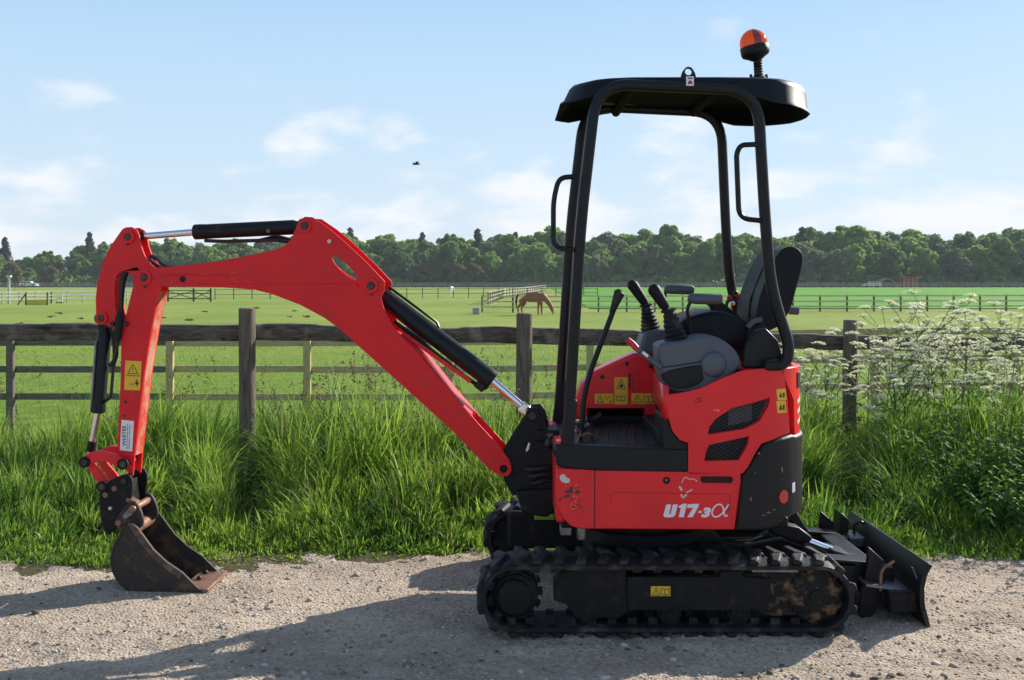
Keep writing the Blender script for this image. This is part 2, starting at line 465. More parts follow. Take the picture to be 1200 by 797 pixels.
tag(ground, 'green grass pasture stretching from the verge to the far wood', 'field', kind='structure')

# the brighter crop beyond the paddock fence on the right
M['crop'] = mat('young_crop', (.095, .275, .018), .9, var=.22, vscale=.12, spec=.1)
cxs = np.linspace(6, 330, 60); cys = np.linspace(78, 244, 40)
crop = grid_mesh('crop_field', cxs, cys, lambda X, Y: tz(X, Y) + .06, M['crop'])
# slant the left border away from the eye
for v in crop.data.vertices:
    v.co.x = v.co.x + (v.co.y - 78) * .02
tag(crop, 'bright green strip of young crop behind the brown rail fence', 'crop field', kind='structure')

def track_material():
    m = bpy.data.materials.new('gravel'); m.use_nodes = True
    N, L = m.node_tree.nodes, m.node_tree.links; b = N["Principled BSDF"]; b.inputs["Roughness"].default_value = .95; b.inputs["Specular IOR Level"].default_value = .15
    t = N.new("ShaderNodeTexCoord")
    def noise(sc, det=8, rough=.65, dist=0, st=None):
        n = N.new("ShaderNodeTexNoise"); n.inputs["Scale"].default_value = sc; n.inputs["Detail"].default_value = det; n.inputs["Roughness"].default_value = rough; n.inputs["Distortion"].default_value = dist
        s = t.outputs["Object"]
        if st:
            mp = N.new("ShaderNodeMapping"); mp.inputs["Scale"].default_value = st; L.new(s, mp.inputs[0]); s = mp.outputs[0]
        L.new(s, n.inputs["Vector"]); return n.outputs["Fac"]
    r = N.new("ShaderNodeValToRGB"); e = r.color_ramp.elements; e[0].position = .34; e[1].position = .66
    e[0].color = (.335, .262, .190, 1); e[1].color = (.545, .448, .338, 1); L.new(noise(2.2, 10, .72, .2, (.7, 1, 1)), r.inputs[0]); cur = r.outputs[0]
    def over(f, lo, hi, col, amt):
        nonlocal cur
        x = N.new("ShaderNodeMapRange"); x.inputs[1].default_value = lo; x.inputs[2].default_value = hi; x.inputs[4].default_value = amt; L.new(f, x.inputs[0])
        k = N.new("ShaderNodeMix"); k.data_type = 'RGBA'; k.inputs[7].default_value = (*col, 1); L.new(x.outputs[0], k.inputs[0]); L.new(cur, k.inputs[6]); cur = k.outputs[2]
    v = N.new("ShaderNodeTexVoronoi"); v.inputs["Scale"].default_value = 75; L.new(t.outputs["Object"], v.inputs["Vector"])
    sx = N.new("ShaderNodeSeparateColor"); L.new(v.outputs["Color"], sx.inputs[0])
    over(sx.outputs[0], .76, .84, (.62, .56, .48), .35)
    over(sx.outputs[1], .84, .90, (.15, .115, .085), .45)
    over(noise(3.2, 10, .78, .6), .58, .74, (.15, .112, .08), .85)
    over(noise(1.1, 8, .7, .4, (.6, 1.6, 1)), .50, .66, (.27, .215, .162), .7)
    over(noise(45, 5, .7), .57, .68, (.16, .122, .09), .7)
    over(noise(22, 6, .7), .60, .70, (.60, .53, .44), .45)
    L.new(cur, b.inputs["Base Color"])
    bp = N.new("ShaderNodeBump"); bp.inputs["Strength"].default_value = .75; bp.inputs["Distance"].default_value = .010
    ad = N.new("ShaderNodeMath"); ad.operation = 'SUBTRACT'; L.new(noise(60, 6, .75), ad.inputs[0]); L.new(v.outputs["Distance"], ad.inputs[1])
    L.new(ad.outputs[0], bp.inputs["Height"]); L.new(bp.outputs[0], b.inputs["Normal"])
    return m
M['gravel'] = track_material()
def nz(X, Y, s, seed):
    """cheap smooth value noise"""
    r = np.random.default_rng(seed); T = r.random((64, 64))
    x = X * s; y = Y * s; xi = np.floor(x).astype(int); yi = np.floor(y).astype(int); fx = x - xi; fy = y - yi
    fx = fx * fx * (3 - 2 * fx); fy = fy * fy * (3 - 2 * fy)
    a = T[yi % 64, xi % 64]; b = T[yi % 64, (xi + 1) % 64]; c = T[(yi + 1) % 64, xi % 64]; d = T[(yi + 1) % 64, (xi + 1) % 64]
    return (a * (1 - fx) + b * fx) * (1 - fy) + (c * (1 - fx) + d * fx) * fy - .5
def track_z(X, Y):
    z = .030 * nz(X, Y, 1.3, 1) + .018 * nz(X, Y, 4, 2) + .012 * nz(X, Y, 11, 3) + .009 * nz(X, Y, 27, 4)
    z = z * (.25 + .75 * np.clip(np.abs(Y - 4.85) / .5, 0, 1) * 1.0 + 0)      # rolled flat where the machine stands
    z = z - .010 * np.exp(-((Y - 5.15 - .05 * nz(X, X * 0, .5, 61)) / .16) ** 2) - .012 * np.exp(-((Y - 3.95 - .06 * nz(X, X * 0, .5, 62)) / .16) ** 2) + .014 * np.exp(-((Y - 4.13) / .05) ** 2) * (X > -.2) * (X < 1.5) * (.6 + nz(X, Y, 9, 63))
    edge = 5.86 + .22 * nz(X, X * 0, .9, 5) + .12 * nz(X, X * 0, 3.1, 6)
    return z + .004 - .10 * sm(0, .35, Y - edge)
tx = np.concatenate([np.linspace(-80, -5, 30), np.arange(-4.9, -3.2, .06), np.arange(-3.2, 3.2, .018), np.arange(3.2, 4.9, .06), np.linspace(5, 80, 30)])
ty = np.concatenate([np.linspace(-12, 2.4, 16), np.arange(2.5, 3.5, .05), np.arange(3.5, 6.0, .018)])
track = grid_mesh('gravel_track', tx, ty, track_z, M['gravel'])
tag(track, 'pale stony gravel track in front of the grass verge', 'track', kind='structure')

# loose stones on the track
def ico():
    p = (1 + 5 ** .5) / 2
    v = np.array([(-1, p, 0), (1, p, 0), (-1, -p, 0), (1, -p, 0), (0, -1, p), (0, 1, p), (0, -1, -p), (0, 1, -p), (p, 0, -1), (p, 0, 1), (-p, 0, -1), (-p, 0, 1)], float) / 1.9
    f = np.array([(0, 11, 5), (0, 5, 1), (0, 1, 7), (0, 7, 10), (0, 10, 11), (1, 5, 9), (5, 11, 4), (11, 10, 2), (10, 7, 6), (7, 1, 8), (3, 9, 4), (3, 4, 2), (3, 2, 6), (3, 6, 8), (3, 8, 9), (4, 9, 5), (2, 4, 11), (6, 2, 10), (8, 6, 7), (9, 8, 1)])
    return v, f
def stones(n):
    V, F = ico()
    Y = rng.uniform(3.35, 5.75, n); X = rng.uniform(-.62, .62, n) * Y
    sz = np.clip(rng.lognormal(math.log(.0029), .55, n), .0014, .014)
    d = V[None] * (1 + rng.uniform(-.28, .28, (n, 12, 1))) * sz[:, None, None] * rng.uniform(.6, 1.3, (n, 1, 3)) * np.array([1.15, 1.15, .8])
    a = rng.uniform(0, 6.28, n); c, s = np.cos(a)[:, None], np.sin(a)[:, None]
    x = d[..., 0] * c - d[..., 1] * s; y = d[..., 0] * s + d[..., 1] * c
    z = d[..., 2] + track_z(X, Y)[:, None] + sz[:, None] * .12
    v = np.stack([x + X[:, None], y + Y[:, None], z], -1).reshape(-1, 3)
    f = (F[None] + (np.arange(n) * 12)[:, None, None]).reshape(-1, 3)
    mi = np.repeat(rng.choice(4, n, p=[.24, .60, .14, .02]), 20)
    ms = [mat('stone_pale', (.52, .46, .38), .9), mat('stone_tan', (.38, .31, .235), .9), mat('stone_grey', (.32, .28, .235), .9), mat('stone_dark', (.13, .095, .07), .95)]
    return np_mesh('loose_gravel', v, [f], ms, mat_idx=mi)
def clods(n):
    V, F = ico(); Y = rng.uniform(3.5, 5.75, n * 6); X = rng.uniform(-.6, .6, n * 6) * Y
    k = (nz(X, Y, 1.7, 51) + .5 * nz(X, Y, 5, 52) + rng.normal(0, .12, n * 6)) > .22; X, Y = X[k][:n], Y[k][:n]; n = len(X)
    sz = np.clip(rng.lognormal(math.log(.0058), .5, n), .003, .017)
    d = V[None] * (1 + rng.uniform(-.35, .35, (n, 12, 1))) * sz[:, None, None] * rng.uniform(.6, 1.4, (n, 1, 3)) * np.array([1.2, 1.2, .7])
    v = (d + np.stack([X, Y, track_z(X, Y) + sz * .1], -1)[:, None]).reshape(-1, 3); f = (F[None] + (np.arange(n) * 12)[:, None, None]).reshape(-1, 3)
    return np_mesh('earth_clods', v, [f], [mat('clod_brown', (.20, .15, .105), .95), mat('clod_dark', (.11, .08, .058), .95)], mat_idx=np.repeat(rng.choice(2, n), 20))
tag(clods(320), 'brown crumbs of earth lying in patches on the track', 'earth', kind='stuff')
tag(stones(17000), 'loose small stones and crumbs of earth scattered over the track', 'gravel', kind='stuff')

# ================================================================== front fence
def rough_rail(name, a, b, h, t, mat_, parent, seed, n=40):
    """long weathered half-round rail from a to b, wavy along its upper edge"""
    a, b = Vector(a), Vector(b); bm = bmesh.new(); rings = []; m = 10
    dirv = (b - a).normalized(); side = dirv.cross(Vector((0, 0, 1))).normalized()
    for i in range(n + 1):
        u = i / n; p = a.lerp(b, u); r = []
        wob = mnoise.noise(Vector((u * 5, seed, 0))) * .010
        kt = 1 + .10 * mnoise.noise(Vector((u * 7, seed, 9.1)))
        step = .008 if mnoise.noise(Vector((u * 4, seed, 3.3))) > .15 else 0
        for k in range(m):
            an = 2 * math.pi * (k + .5) / m
            cy_, cz_ = math.cos(an), math.sin(an)
            sq = 1 / max(abs(cy_), abs(cz_)) * .5 + .5 * 1.0
            w = 1 + .05 * mnoise.noise(Vector((u * 14, k * 1.7, seed)))
            zz_ = cz_ * h / 2 * min(sq, 1.18) * w * kt + wob + (step if cz_ > 0 else 0)
            r.append(bm.verts.new(p + side * (cy_ * t / 2 * min(sq, 1.2) * w) + Vector((0, 0, zz_))))
        rings.append(r)
    for q, s_ in zip(rings, rings[1:]):
        for k in range(m): bm.faces.new([q[k], q[(k + 1) % m], s_[(k + 1) % m], s_[k]])
    bm.faces.new(list(reversed(rings[0]))); bm.faces.new(rings[-1])
    return mk(name, bm, mat_, parent, smooth=50)

def round_post(name, p, h, r, mat_, parent, seed, lean=(0, 0)):
    bm = bmesh.new(); path = []; rad = []
    for i in range(9):
        u = i / 8; path.append(Vector(p) + Vector((lean[0] * u, lean[1] * u, h * u))); rad.append(r * (1 + .05 * mnoise.noise(Vector((u * 4, seed, 0)))))
    path += [path[-1] + Vector((0, 0, .008))]; rad += [r * .82]
    tube(bm, path, rad, 16)
    return mk(name, bm, mat_, parent, smooth=50)

ff = empty('post_and_rail_fence', (0.09, 8.1, 0))
tag(ff, 'weathered dark wooden fence with stout round posts and one heavy rail above the verge', 'fence')
fp = [(-4.55, 7.30), (-1.975, 7.65), (0.088, 8.10), (2.88, 8.75), (5.35, 9.3)]
ftop = [1.28, 1.263, 1.21, 1.13, 1.1]
for i, ((x, y), t) in enumerate(zip(fp, ftop)):
    g = tzf(x, y)
    round_post('post', (x, y, g - .15), t - g + .15, (.066, .062, .063, .060, .06)[i], M['post_old'], ff, i * 3.1, lean=((0, 0), (-.004, 0), (.01, 0), (.012, 0), (0, 0))[i])
# rail centres at the posts (behind the posts)
rz = [1.098, 1.083, 1.030, .936, .885]
rh = [.128, .122, .126, .128, .128]
for i in range(4):
    (x0, y0), (x1, y1) = fp[i], fp[i + 1]
    o = Vector((.0, .10, 0))
    rough_rail('rail', Vector((x0 + .012, y0, rz[i])) + o, Vector((x1 - .012, y1, rz[i + 1])) + o, (rh[i] + rh[i + 1]) / 2, .09, M['rail_old'], ff, 5.5 + i * 2.3)

# ================================================================== second fence in the field, three thin rails
sf = empty('three_rail_field_fence', (0, 13.4, -.5))
tag(sf, 'light tan three rail wooden fence in the pasture behind the dark front fence', 'fence')
sposts = [-310, -148, 15, 201, 361, 527, 691, 857, 1023, 1188, 1353, 1520]
SY = 13.35
def sz_(px):       # lift of the fence towards the right
    return .145 * float(sm(560, 1010, np.array(px)))
for i, px in enumerate(sposts):
    x = (px - 600) / 1200 * SY; g = tzf(x, SY)
    old = px < 100
    bm = bmesh.new(); top = .70 + sz_(px) + random.uniform(-.01, .015)
    box(bm, (x, SY - .06, (g - .2 + top) / 2), (.095, .075, top - g + .2))
    mk('post', bm, M['rail_grey'] if old else M['post_tan'], sf, bevel=.012)
for i in range(len(sposts) - 1):
    pa, pb = sposts[i], sposts[i + 1]
    for zc, hh in ((.665, .088), (.315, .085), (-.045, .085)):
        x0, x1 = [(p - 600) / 1200 * SY for p in (pa, pb)]
        bm = bmesh.new(); dz = random.uniform(-.006, .006)
        bar(bm, (x0 + .003, SY, zc + sz_(pa) + dz), (x1 - .003, SY, zc + sz_(pb) + dz), .035, hh)
        mk('rail', bm, M['rail_grey'] if i < 2 or (i == 2) else M['rail_tan'], sf, bevel=.006)

# ================================================================== fences and things far out in the field
def far_fence(name, label, pts, step, rails, top, pw, rwid, pm, rm, cat='fence', single=True):
    """pts: polyline of ground points; rails: heights; posts each a part where they can be told apart"""
    root = empty(name, pts[0]); tag(root, label, cat)
    stuffp, stuffr = bmesh.new(), bmesh.new()
    for a, b in zip(pts, pts[1:]):
        n = max(1, round((b - a).length / step)); d = (b - a) / n
        for i in range(n + 1):
            p = a + d * i; p.z = tzf(p.x, p.y)
            bm = bmesh.new() if single else stuffp
            box(bm, (p.x, p.y, p.z + top / 2 - .1), (pw, pw, top + .2))
            if single: mk('post', bm, pm, root, smooth=0)
        for h in rails:
            for i in range(n):
                p, q = a + d * i, a + d * (i + 1); p.z = tzf(p.x, p.y); q.z = tzf(q.x, q.y)
                o = Vector((0, -pw * .5 - .03, h + random.uniform(-.02, .02)))
                bm = bmesh.new() if single else stuffr
                bar(bm, p + o, q + o, .04, rwid)
                if single: mk('rail', bm, rm, root, smooth=0)
    if single: stuffp.free(); stuffr.free()
    else:
        tag(mk('post', stuffp, pm, root, smooth=0), kind='stuff'); tag(mk('rail', stuffr, rm, root, smooth=0), kind='stuff')
    return root

far_fence('paddock_fence', 'brown posted rail fence with three pale rails crossing the field behind the brown horse',
          [G(565, 366), G(601, 366.3), G(1330, 364)], 2.0, (1.10, .74, .36), 1.18, .11, .10, M['post_far'], M['rail_far'])
far_fence('paddock_fence', 'short grey brown fence running back from the concrete block towards the far wood',
          [G(572, 357), G(590, 349.5), G(640, 341)], 3.4, (1.10, .74, .36), 1.15, .12, .11, M['post_far'], M['grey_far'], single=True)
far_fence('paddock_fence', 'thin dark wire fence with slender posts in front of the white horse',
          [G(252, 351), G(420, 350), G(700, 348)], 1.95, (1.12, .55), 1.22, .09, .05, M['dark_far'], M['dark_far'])
far_fence('paddock_fence', 'pale whitish railed fence at the far left of the field',
          [G(-60, 358), G(60, 355.5), G(197, 353)], 1.6, (1.12, .78, .45), 1.16, .10, .12, M['grey_far'], M['white_far'])
far_fence('roadside_fence', 'long grey fence beside the far road at the foot of the wood',
          [Vector((-200, 254, 0)), Vector((220, 254, 0))], 2.2, (1.15, .80, .45), 1.25, .16, .14, M['dark_far'], M['grey_far'], single=False)

# gate on the left
def far_gate(px0, px1, py):
    a, b = G(px0, py), G(px1, py); r = empty('field_gate', a); tag(r, 'dark wooden field gate with crossed braces seen under the boom', 'gate')
    W = (b - a).length; mid = a.lerp(b, .6)
    for p in (a, mid, b):
        bm = bmesh.new(); box(bm, (p.x, p.y, p.z + .6), (.17, .17, 1.5)); mk('post', bm, M['dark_far'], r, smooth=0)
    for h in (1.15, .85, .30):
        bm = bmesh.new(); bar(bm, a + Vector((0, -.1, h)), b + Vector((0, -.1, h)), .05, .09); mk('bar', bm, M['dark_far'], r, smooth=0)
    for p, q in ((a, mid), (mid, b)):
        for s, t in ((.3, 1.1), (1.1, .3)):
            bm = bmesh.new(); bar(bm, p + Vector((0, -.15, s)), q + Vector((0, -.15, t)), .04, .07); mk('brace', bm, M['dark_far'], r, smooth=0)
far_gate(197, 247, 353.5)

# tall white post with a stay, yellow filler, jump stands
p = G(10.5, 356); r = empty('white_post', p); tag(r, 'tall white post with a wider cap at the far left of the field', 'post')
bm = bmesh.new(); lathe(bm, p + Vector((0, 0, -.2)), (0, 0, 1), [(0, .13), (2.65, .12)], 10); mk('shaft', bm, M['white_far'], r)
bm = bmesh.new(); box(bm, p + Vector((0, 0, 2.55)), (.40, .40, .20)); mk('cap', bm, M['white_far'], r, bevel=.03)
bm = bmesh.new(); tube(bm, [p + Vector((.1, 0, 2.4)), p + Vector((.45, 0, 1.5)), p + Vector((1.5, 0, .0))], .022, 5); mk('stay', bm, M['grey_far'], r)
p = G(43, 357.5); r = empty('jump_filler', p); tag(r, 'low yellow jump filler panel by the pale fence on the left', 'jump filler')
bm = bmesh.new(); box(bm, p + Vector((0, 0, .24)), (1.75, .12, .46)); mk('panel', bm, mat('faded_yellow', (.62, .48, .035), .7, var=.2), r, bevel=.02)
for s in (-.95, .95):
    bm = bmesh.new(); box(bm, p + Vector((s, 0, .55)), (.10, .12, 1.2)); mk('upright', bm, M['dark_far'], r, smooth=0)
bm = bmesh.new(); bar(bm, p + Vector((-1.7, 0, .0)), p + Vector((-1.0, 0, .95)), .06, .10); mk('strut', bm, M['dark_far'], r, smooth=0)
p = G(70, 355.5); r = empty('jump_stand', p); tag(r, 'small white jump stand next to the yellow filler', 'jump stand')
for s, h in ((-.2, .55), (.2, .95)):
    bm = bmesh.new(); box(bm, p + Vector((s, 0, h / 2)), (.09, .09, h)); mk('upright', bm, M['white_far'], r, smooth=0)
bm = bmesh.new(); box(bm, p + Vector((0, 0, .06)), (.62, .3, .08)); mk('foot', bm, M['dark_far'], r, smooth=0)
bm = bmesh.new(); box(bm, p + Vector((0, -.07, .5)), (.4, .05, .1)); mk('crossbar', bm, M['white_far'], r, smooth=0)

# concrete block at the fence end
p = G(558, 368.5); bm = bmesh.new(); box(bm, p + Vector((0, .2, .2)), (.46, .46, .44))
o = mk('concrete_block', bm, mat('concrete', (.32, .31, .30), .9, var=.2, vscale=6), None, bevel=.03)
tag(o, 'square grey concrete block at the near end of the paddock fence', 'block')

# far estate cars, shed, hoop frame
def car(p, label, face=1):
    r = empty('estate_car', p); tag(r, label, 'car')
    fr = Frame(p.x, p.y, 0)
    body = [(-2.2, .32), (-2.2, .72), (-2.0, .86), (-1.15, .95), (1.95, .98), (2.2, .85), (2.22, .32)]
    cab = [(-1.2, .95), (-.55, 1.45), (1.85, 1.47), (2.05, .98)]
    body = [(face * d, z + p.z) for d, z in body]; cab = [(face * d, z + p.z) for d, z in cab]
    wm = mat('white_car_paint', (.75, .76, .77), .25, coat=.5)
    bm = bmesh.new(); extrude(bm, fr, body, -.85, .85); b = mk('body', bm, wm, r, bevel=.08)
    bm = bmesh.new(); extrude(bm, fr, cab, -.72, .72); mk('cabin', bm, wm, r, bevel=.06)
    gm = mat('car_glass', (.02, .025, .03), .08)
    for d0, d1 in ((-.75, .05), (.12, .95), (1.02, 1.75)):
        bm = bmesh.new(); pts = [(face * d0, 1.02 + p.z), (face * d1, 1.02 + p.z), (face * (d1 - .05), 1.38 + p.z), (face * (d0 + (.3 if d0 < -.5 else .03)), 1.38 + p.z)]
        extrude(bm, fr, pts, .70, .735); mk('window', bm, gm, r)
    for d in (-1.4, 1.35):
        for l in (-.82, .82):
            c = fr.w(face * d, l - .1, .32 + p.z); bm = bmesh.new(); lathe(bm, c, fr.w(0, 1, 0) - fr.w(0, 0, 0), [(0, .26), (.02, .32), (.2, .32), (.22, .2)], 14)
            w = mk('wheel', bm, M['rubber'], r)
    return r
car(Vector(((1021.5 - 600) / 1200 * 259, 259, tzf(0, 259))), 'white estate car on the far road near the rusty shed')
car(Vector(((34 - 600) / 1200 * 259, 259, tzf(0, 259) + .1)), 'white car roof showing over the pale fence at the far left', -1)
p = Vector(((1067 - 600) / 1200 * 265, 265, tzf(0, 265))); r = empty('open_shed', p)
tag(r, 'rusty orange open framed shed in front of the wood on the right', 'shed')
om = mat('rust_orange', (.52, .17, .075), .8, var=.3, vscale=1)
for x in (-1.7, -.6, .5, 1.7):
    for y in (0, 2.4):
        bm = bmesh.new(); box(bm, p + Vector((x, y, 1.2)), (.22, .22, 2.5)); mk('post', bm, om, r, smooth=0)
for z in (.7, 1.3, 1.9):
    bm = bmesh.new(); bar(bm, p + Vector((-1.8, -.2, z)), p + Vector((1.8, -.2, z + .05)), .1, .22); mk('rail', bm, om, r, smooth=0)
bm = bmesh.new(); box(bm, p + Vector((0, 1.2, 2.5)), (4.1, 3.2, .2), Matrix.Rotation(R(4), 3, 'Y')); mk('roof', bm, om, r, smooth=0)
bm = bmesh.new(); box(bm, p + Vector((0, 2.7, 1.2)), (3.5, .1, 2.3)); mk('back_wall', bm, mat('shed_dark', (.09, .05, .035), .9), r, smooth=0)
p = Vector(((1044 - 600) / 1200 * 266, 266, tzf(0, 266))); r = empty('hoop_frame', p)
tag(r, 'low dark arched frame with sagging cover beside the rusty shed', 'tunnel frame')
for y in (0, 1.2, 2.4):
    bm = bmesh.new(); tube(bm, [p + Vector((-3.0 + 5.4 * t, y, 2.2 * math.sin(math.pi * (t ** .7)) + .02)) for t in np.linspace(0, 1, 14)], .09, 6); mk('hoop', bm, M['grey_far'], r)
bm = bmesh.new(); prev = None
for t in np.linspace(.06, .8, 12):
    c = [bm.verts.new(p + Vector((-3.0 + 5.4 * t, y, 2.1 * math.sin(math.pi * (t ** .7)) - .05 - .1 * math.sin(y * 2.6)))) for y in (.1, 1.2, 2.3)]
    if prev:
        for k in range(2): bm.faces.new([prev[k], prev[k + 1], c[k + 1], c[k]])
    prev = c
cv = mk('cover', bm, mat('grey_cover', (.10, .105, .115), .8), r); sdm = cv.modifiers.new('t', 'SOLIDIFY'); sdm.thickness = .04

# ================================================================== horses and bird
def skin_body(name, verts, edges, radii, mats, parent, root=0, sub=2):
    me = bpy.data.meshes.new(name); me.from_pydata([Vector(v) for v in verts], edges, [])
    o = bpy.data.objects.new(name, me); COL.objects.link(o)
    s = o.modifiers.new('skin', 'SKIN'); s.use_smooth_shade = True
    for i, rd in enumerate(radii):
        sv = me.skin_vertices[0].data[i]; sv.radius = (rd, rd) if isinstance(rd, (int, float)) else rd; sv.use_root = (i == root)
    u = o.modifiers.new('sub', 'SUBSURF'); u.levels = sub; u.render_levels = sub
    dg = bpy.context.evaluated_depsgraph_get(); dg.update()
    ne = bpy.data.meshes.new_from_object(o.evaluated_get(dg)); ne.name = name
    bpy.data.objects.remove(o)
    ne.polygons.foreach_set("use_smooth", [True] * len(ne.polygons))
    for m in (mats if isinstance(mats, list) else [mats]): ne.materials.append(m)
    ob = bpy.data.objects.new(name, ne); COL.objects.link(ob); ob.parent = parent
    return ob
def horse(loc, rz, coat, mane, label, scale=1.0):
    root = empty('horse', loc, rz); root.scale = (scale,) * 3; tag(root, label, 'horse')
    V = [(-.62, 0, 1.20), (-.30, 0, 1.10), (.08, 0, 1.08), (.42, 0, 1.15), (.62, 0, 1.12), (.82, 0, .92), (1.02, 0, .66), (1.13, 0, .46), (1.19, 0, .27), (1.24, 0, .10)]
    E = [(i, i + 1) for i in range(9)]
    Rr = [(.25, .27), (.25, .27), (.27, .30), (.24, .29), (.19, .24), (.12, .18), (.095, .135), (.095, .13), (.075, .095), (.058, .066)]
    def leg(base, pts, rs):
        i = len(V)
        for k, q in enumerate(pts):
            V.append(q); Rr.append(rs[k]); E.append((base if k == 0 else i + k - 1, i + k))
    for s, dx in ((1, .06), (-1, -.12)):
        leg(3, [(.46 + dx * .3, .15 * s, .86), (.48 + dx, .15 * s, .50), (.47 + dx, .15 * s, .14), (.52 + dx, .15 * s, .02)], [.12, .062, .045, .058])
        leg(0, [(-.60 + dx * .5, .16 * s, .90), (-.50 + dx, .16 * s, .72), (-.74 + dx, .16 * s, .48), (-.70 + dx, .16 * s, .14), (-.66 + dx, .16 * s, .02)], [.17, .12, .062, .045, .058])
    skin_body('body', V, E, Rr, coat, root, root=2)
    skin_body('tail', [(-.84, 0, 1.28), (-.95, 0, 1.05), (-.98, 0, .75), (-.96, 0, .45)], [(0, 1), (1, 2), (2, 3)], [.05, .075, .07, .03], mane, root)
    skin_body('mane', [(.56, .03, 1.36), (.78, .05, 1.16), (.98, .05, .88), (1.10, .04, .62)], [(0, 1), (1, 2), (2, 3)], [.035, .05, .045, .03], mane, root)
    for s in (1, -1):
        bm = bmesh.new(); lathe(bm, (1.07, .06 * s, .60), (.25, .3 * s, .35), [(0, .035), (.05, .042), (.15, .004)], 8); mk('ear', bm, coat, root, local=True)
    bm = bmesh.new(); lathe(bm, (1.10, -.02, .40), (.35, 0, -.9), [(0, .02), (.02, .02)], 6); bm.free()
    return root
brown = mat('chestnut_coat', (.25, .085, .035), .6, var=.2, vscale=3); bmane = mat('dark_mane', (.05, .022, .015), .7)
g_ = G(624, 369.5)
hb = horse(g_, R(-8), brown, bmane, 'chestnut brown horse grazing with its head down behind the middle fence post', 1.06)
bm = bmesh.new(); lathe(bm, (1.235, 0, .14), (.2, 0, -1), [(-.09, .085), (.0, .082), (.07, .06)], 12); mk('muzzle_patch', bm, mat('pale_muzzle', (.35, .29, .25), .7), hb, local=True)
horse(G(529, 347.2), R(-96), mat('white_coat', (.72, .71, .69), .6, var=.1, vscale=3), mat('grey_mane', (.30, .29, .29), .7), 'white horse standing far out in the field facing the camera', 1.0)

bp_ = Vector(((488 - 600) / 1200 * 62, 62, EYE + (HOR - 192.5) / 1200 * 62)); br = empty('bird', bp_, R(20)); tag(br, 'small dark bird flying in the sky above the boom', 'bird')
crow = mat('crow_feathers', (.012, .012, .014), .6)
skin_body('body', [(-.26, 0, -.01), (-.12, 0, 0), (.06, 0, .01), (.17, 0, .02), (.26, 0, .01)], [(0, 1), (1, 2), (2, 3), (3, 4)], [.03, .055, .06, .04, .012], crow, br, 1)
for s in (1, -1):
    bm = bmesh.new(); pts = [(.08, .03), (.10, .22), (.02, .46), (-.10, .48), (-.12, .25), (-.08, .03)]
    up = [bm.verts.new((x, y * s, .03 + .10 * math.sin(y * 5) + .012)) for x, y in pts]; lo = [bm.verts.new((x, y * s, .03 + .10 * math.sin(y * 5) - .004)) for x, y in pts]
    bm.faces.new(up); bm.faces.new(list(reversed(lo)))
    for i in range(6): bm.faces.new([up[i], up[(i + 1) % 6], lo[(i + 1) % 6], lo[i]])
    mk('wing', bm, crow, br, local=True)

# ================================================================== the wood
def leaf_mat(name, col, tr=.48, tc=None):
    return mat(name, col, .65, spec=.2, var=.28, vscale=.45, trans=tr, tcol=tc or [min(1, c * 1.35) for c in col])
LM = [leaf_mat('leaves_fresh', (.185, .300, .058)), leaf_mat('leaves_mid', (.150, .250, .055)), leaf_mat('leaves_dark', (.105, .180, .052)),
      leaf_mat('leaves_olive', (.150, .140, .055)), leaf_mat('needles', (.045, .075, .038), .25), leaf_mat('leaves_greygreen', (.150, .190, .090))]
M['bark'] = mat('bark', (.085, .065, .045), .95, bump=.5, bscale=6, var=.3, vscale=2)
def quads(P, Nrm, size, asp=1.5):
    n = len(P); Nrm = Nrm / np.maximum(np.linalg.norm(Nrm, axis=1, keepdims=True), 1e-6)
    t = rng.normal(size=(n, 3)); t -= Nrm * (t * Nrm).sum(1, keepdims=True); t /= np.linalg.norm(t, axis=1, keepdims=True); b = np.cross(Nrm, t)
    s = size[:, None]
    v = np.stack([P - t * s * asp * .5, P - b * s * .5 + t * s * .1, P + t * s * asp * .5, P + b * s * .5 - t * s * .1], 1).reshape(-1, 3)
    return v, (np.arange(n)[:, None] * 4 + np.arange(4)[None])
def crown_mesh(name, seed, mats, w=4.4, h=12.5, nb=26, per=170, lsz=.55):
    global rng
    rs = np.random.default_rng(seed); keep = rng; rng = rs
    Ps, Ns = [], []
    for k in range(nb):
        t = (k + .5) / nb; zc = h * (.10 + .84 * t)
        prof = math.sqrt(max(.05, 1 - ((t - .42) / .62) ** 2)) if t > .42 else (.70 + .30 * t / .42)
        a = rs.uniform(0, 6.28); rr = w * prof * rs.uniform(.20, .84)
        c = np.array([rr * math.cos(a), rr * math.sin(a), zc + rs.uniform(-.5, .5)]); br_ = w * rs.uniform(.18, .40) * (1.0 if t < .8 else .75)
        d = rs.normal(size=(per, 3)); d /= np.linalg.norm(d, axis=1, keepdims=True)
        q = rs.uniform(.72, 1.06, (per, 1)) * br_ * np.array([1, 1, .82])
        keepm = rs.random(per) < np.where(d[:, 2] < -.3, .45, 1)
        Ps.append((c + d * q)[keepm]); Ns.append((d + rs.normal(size=(per, 3)) * .85 + np.array([0, 0, .35]))[keepm])
    P, Nn = np.concatenate(Ps), np.concatenate(Ns)
    v, f = quads(P, Nn, rs.uniform(.6, 1.35, len(P)) * lsz)
    o = np_mesh(name, v, [f], mats, smooth=False, local=True); rng = keep
    return o
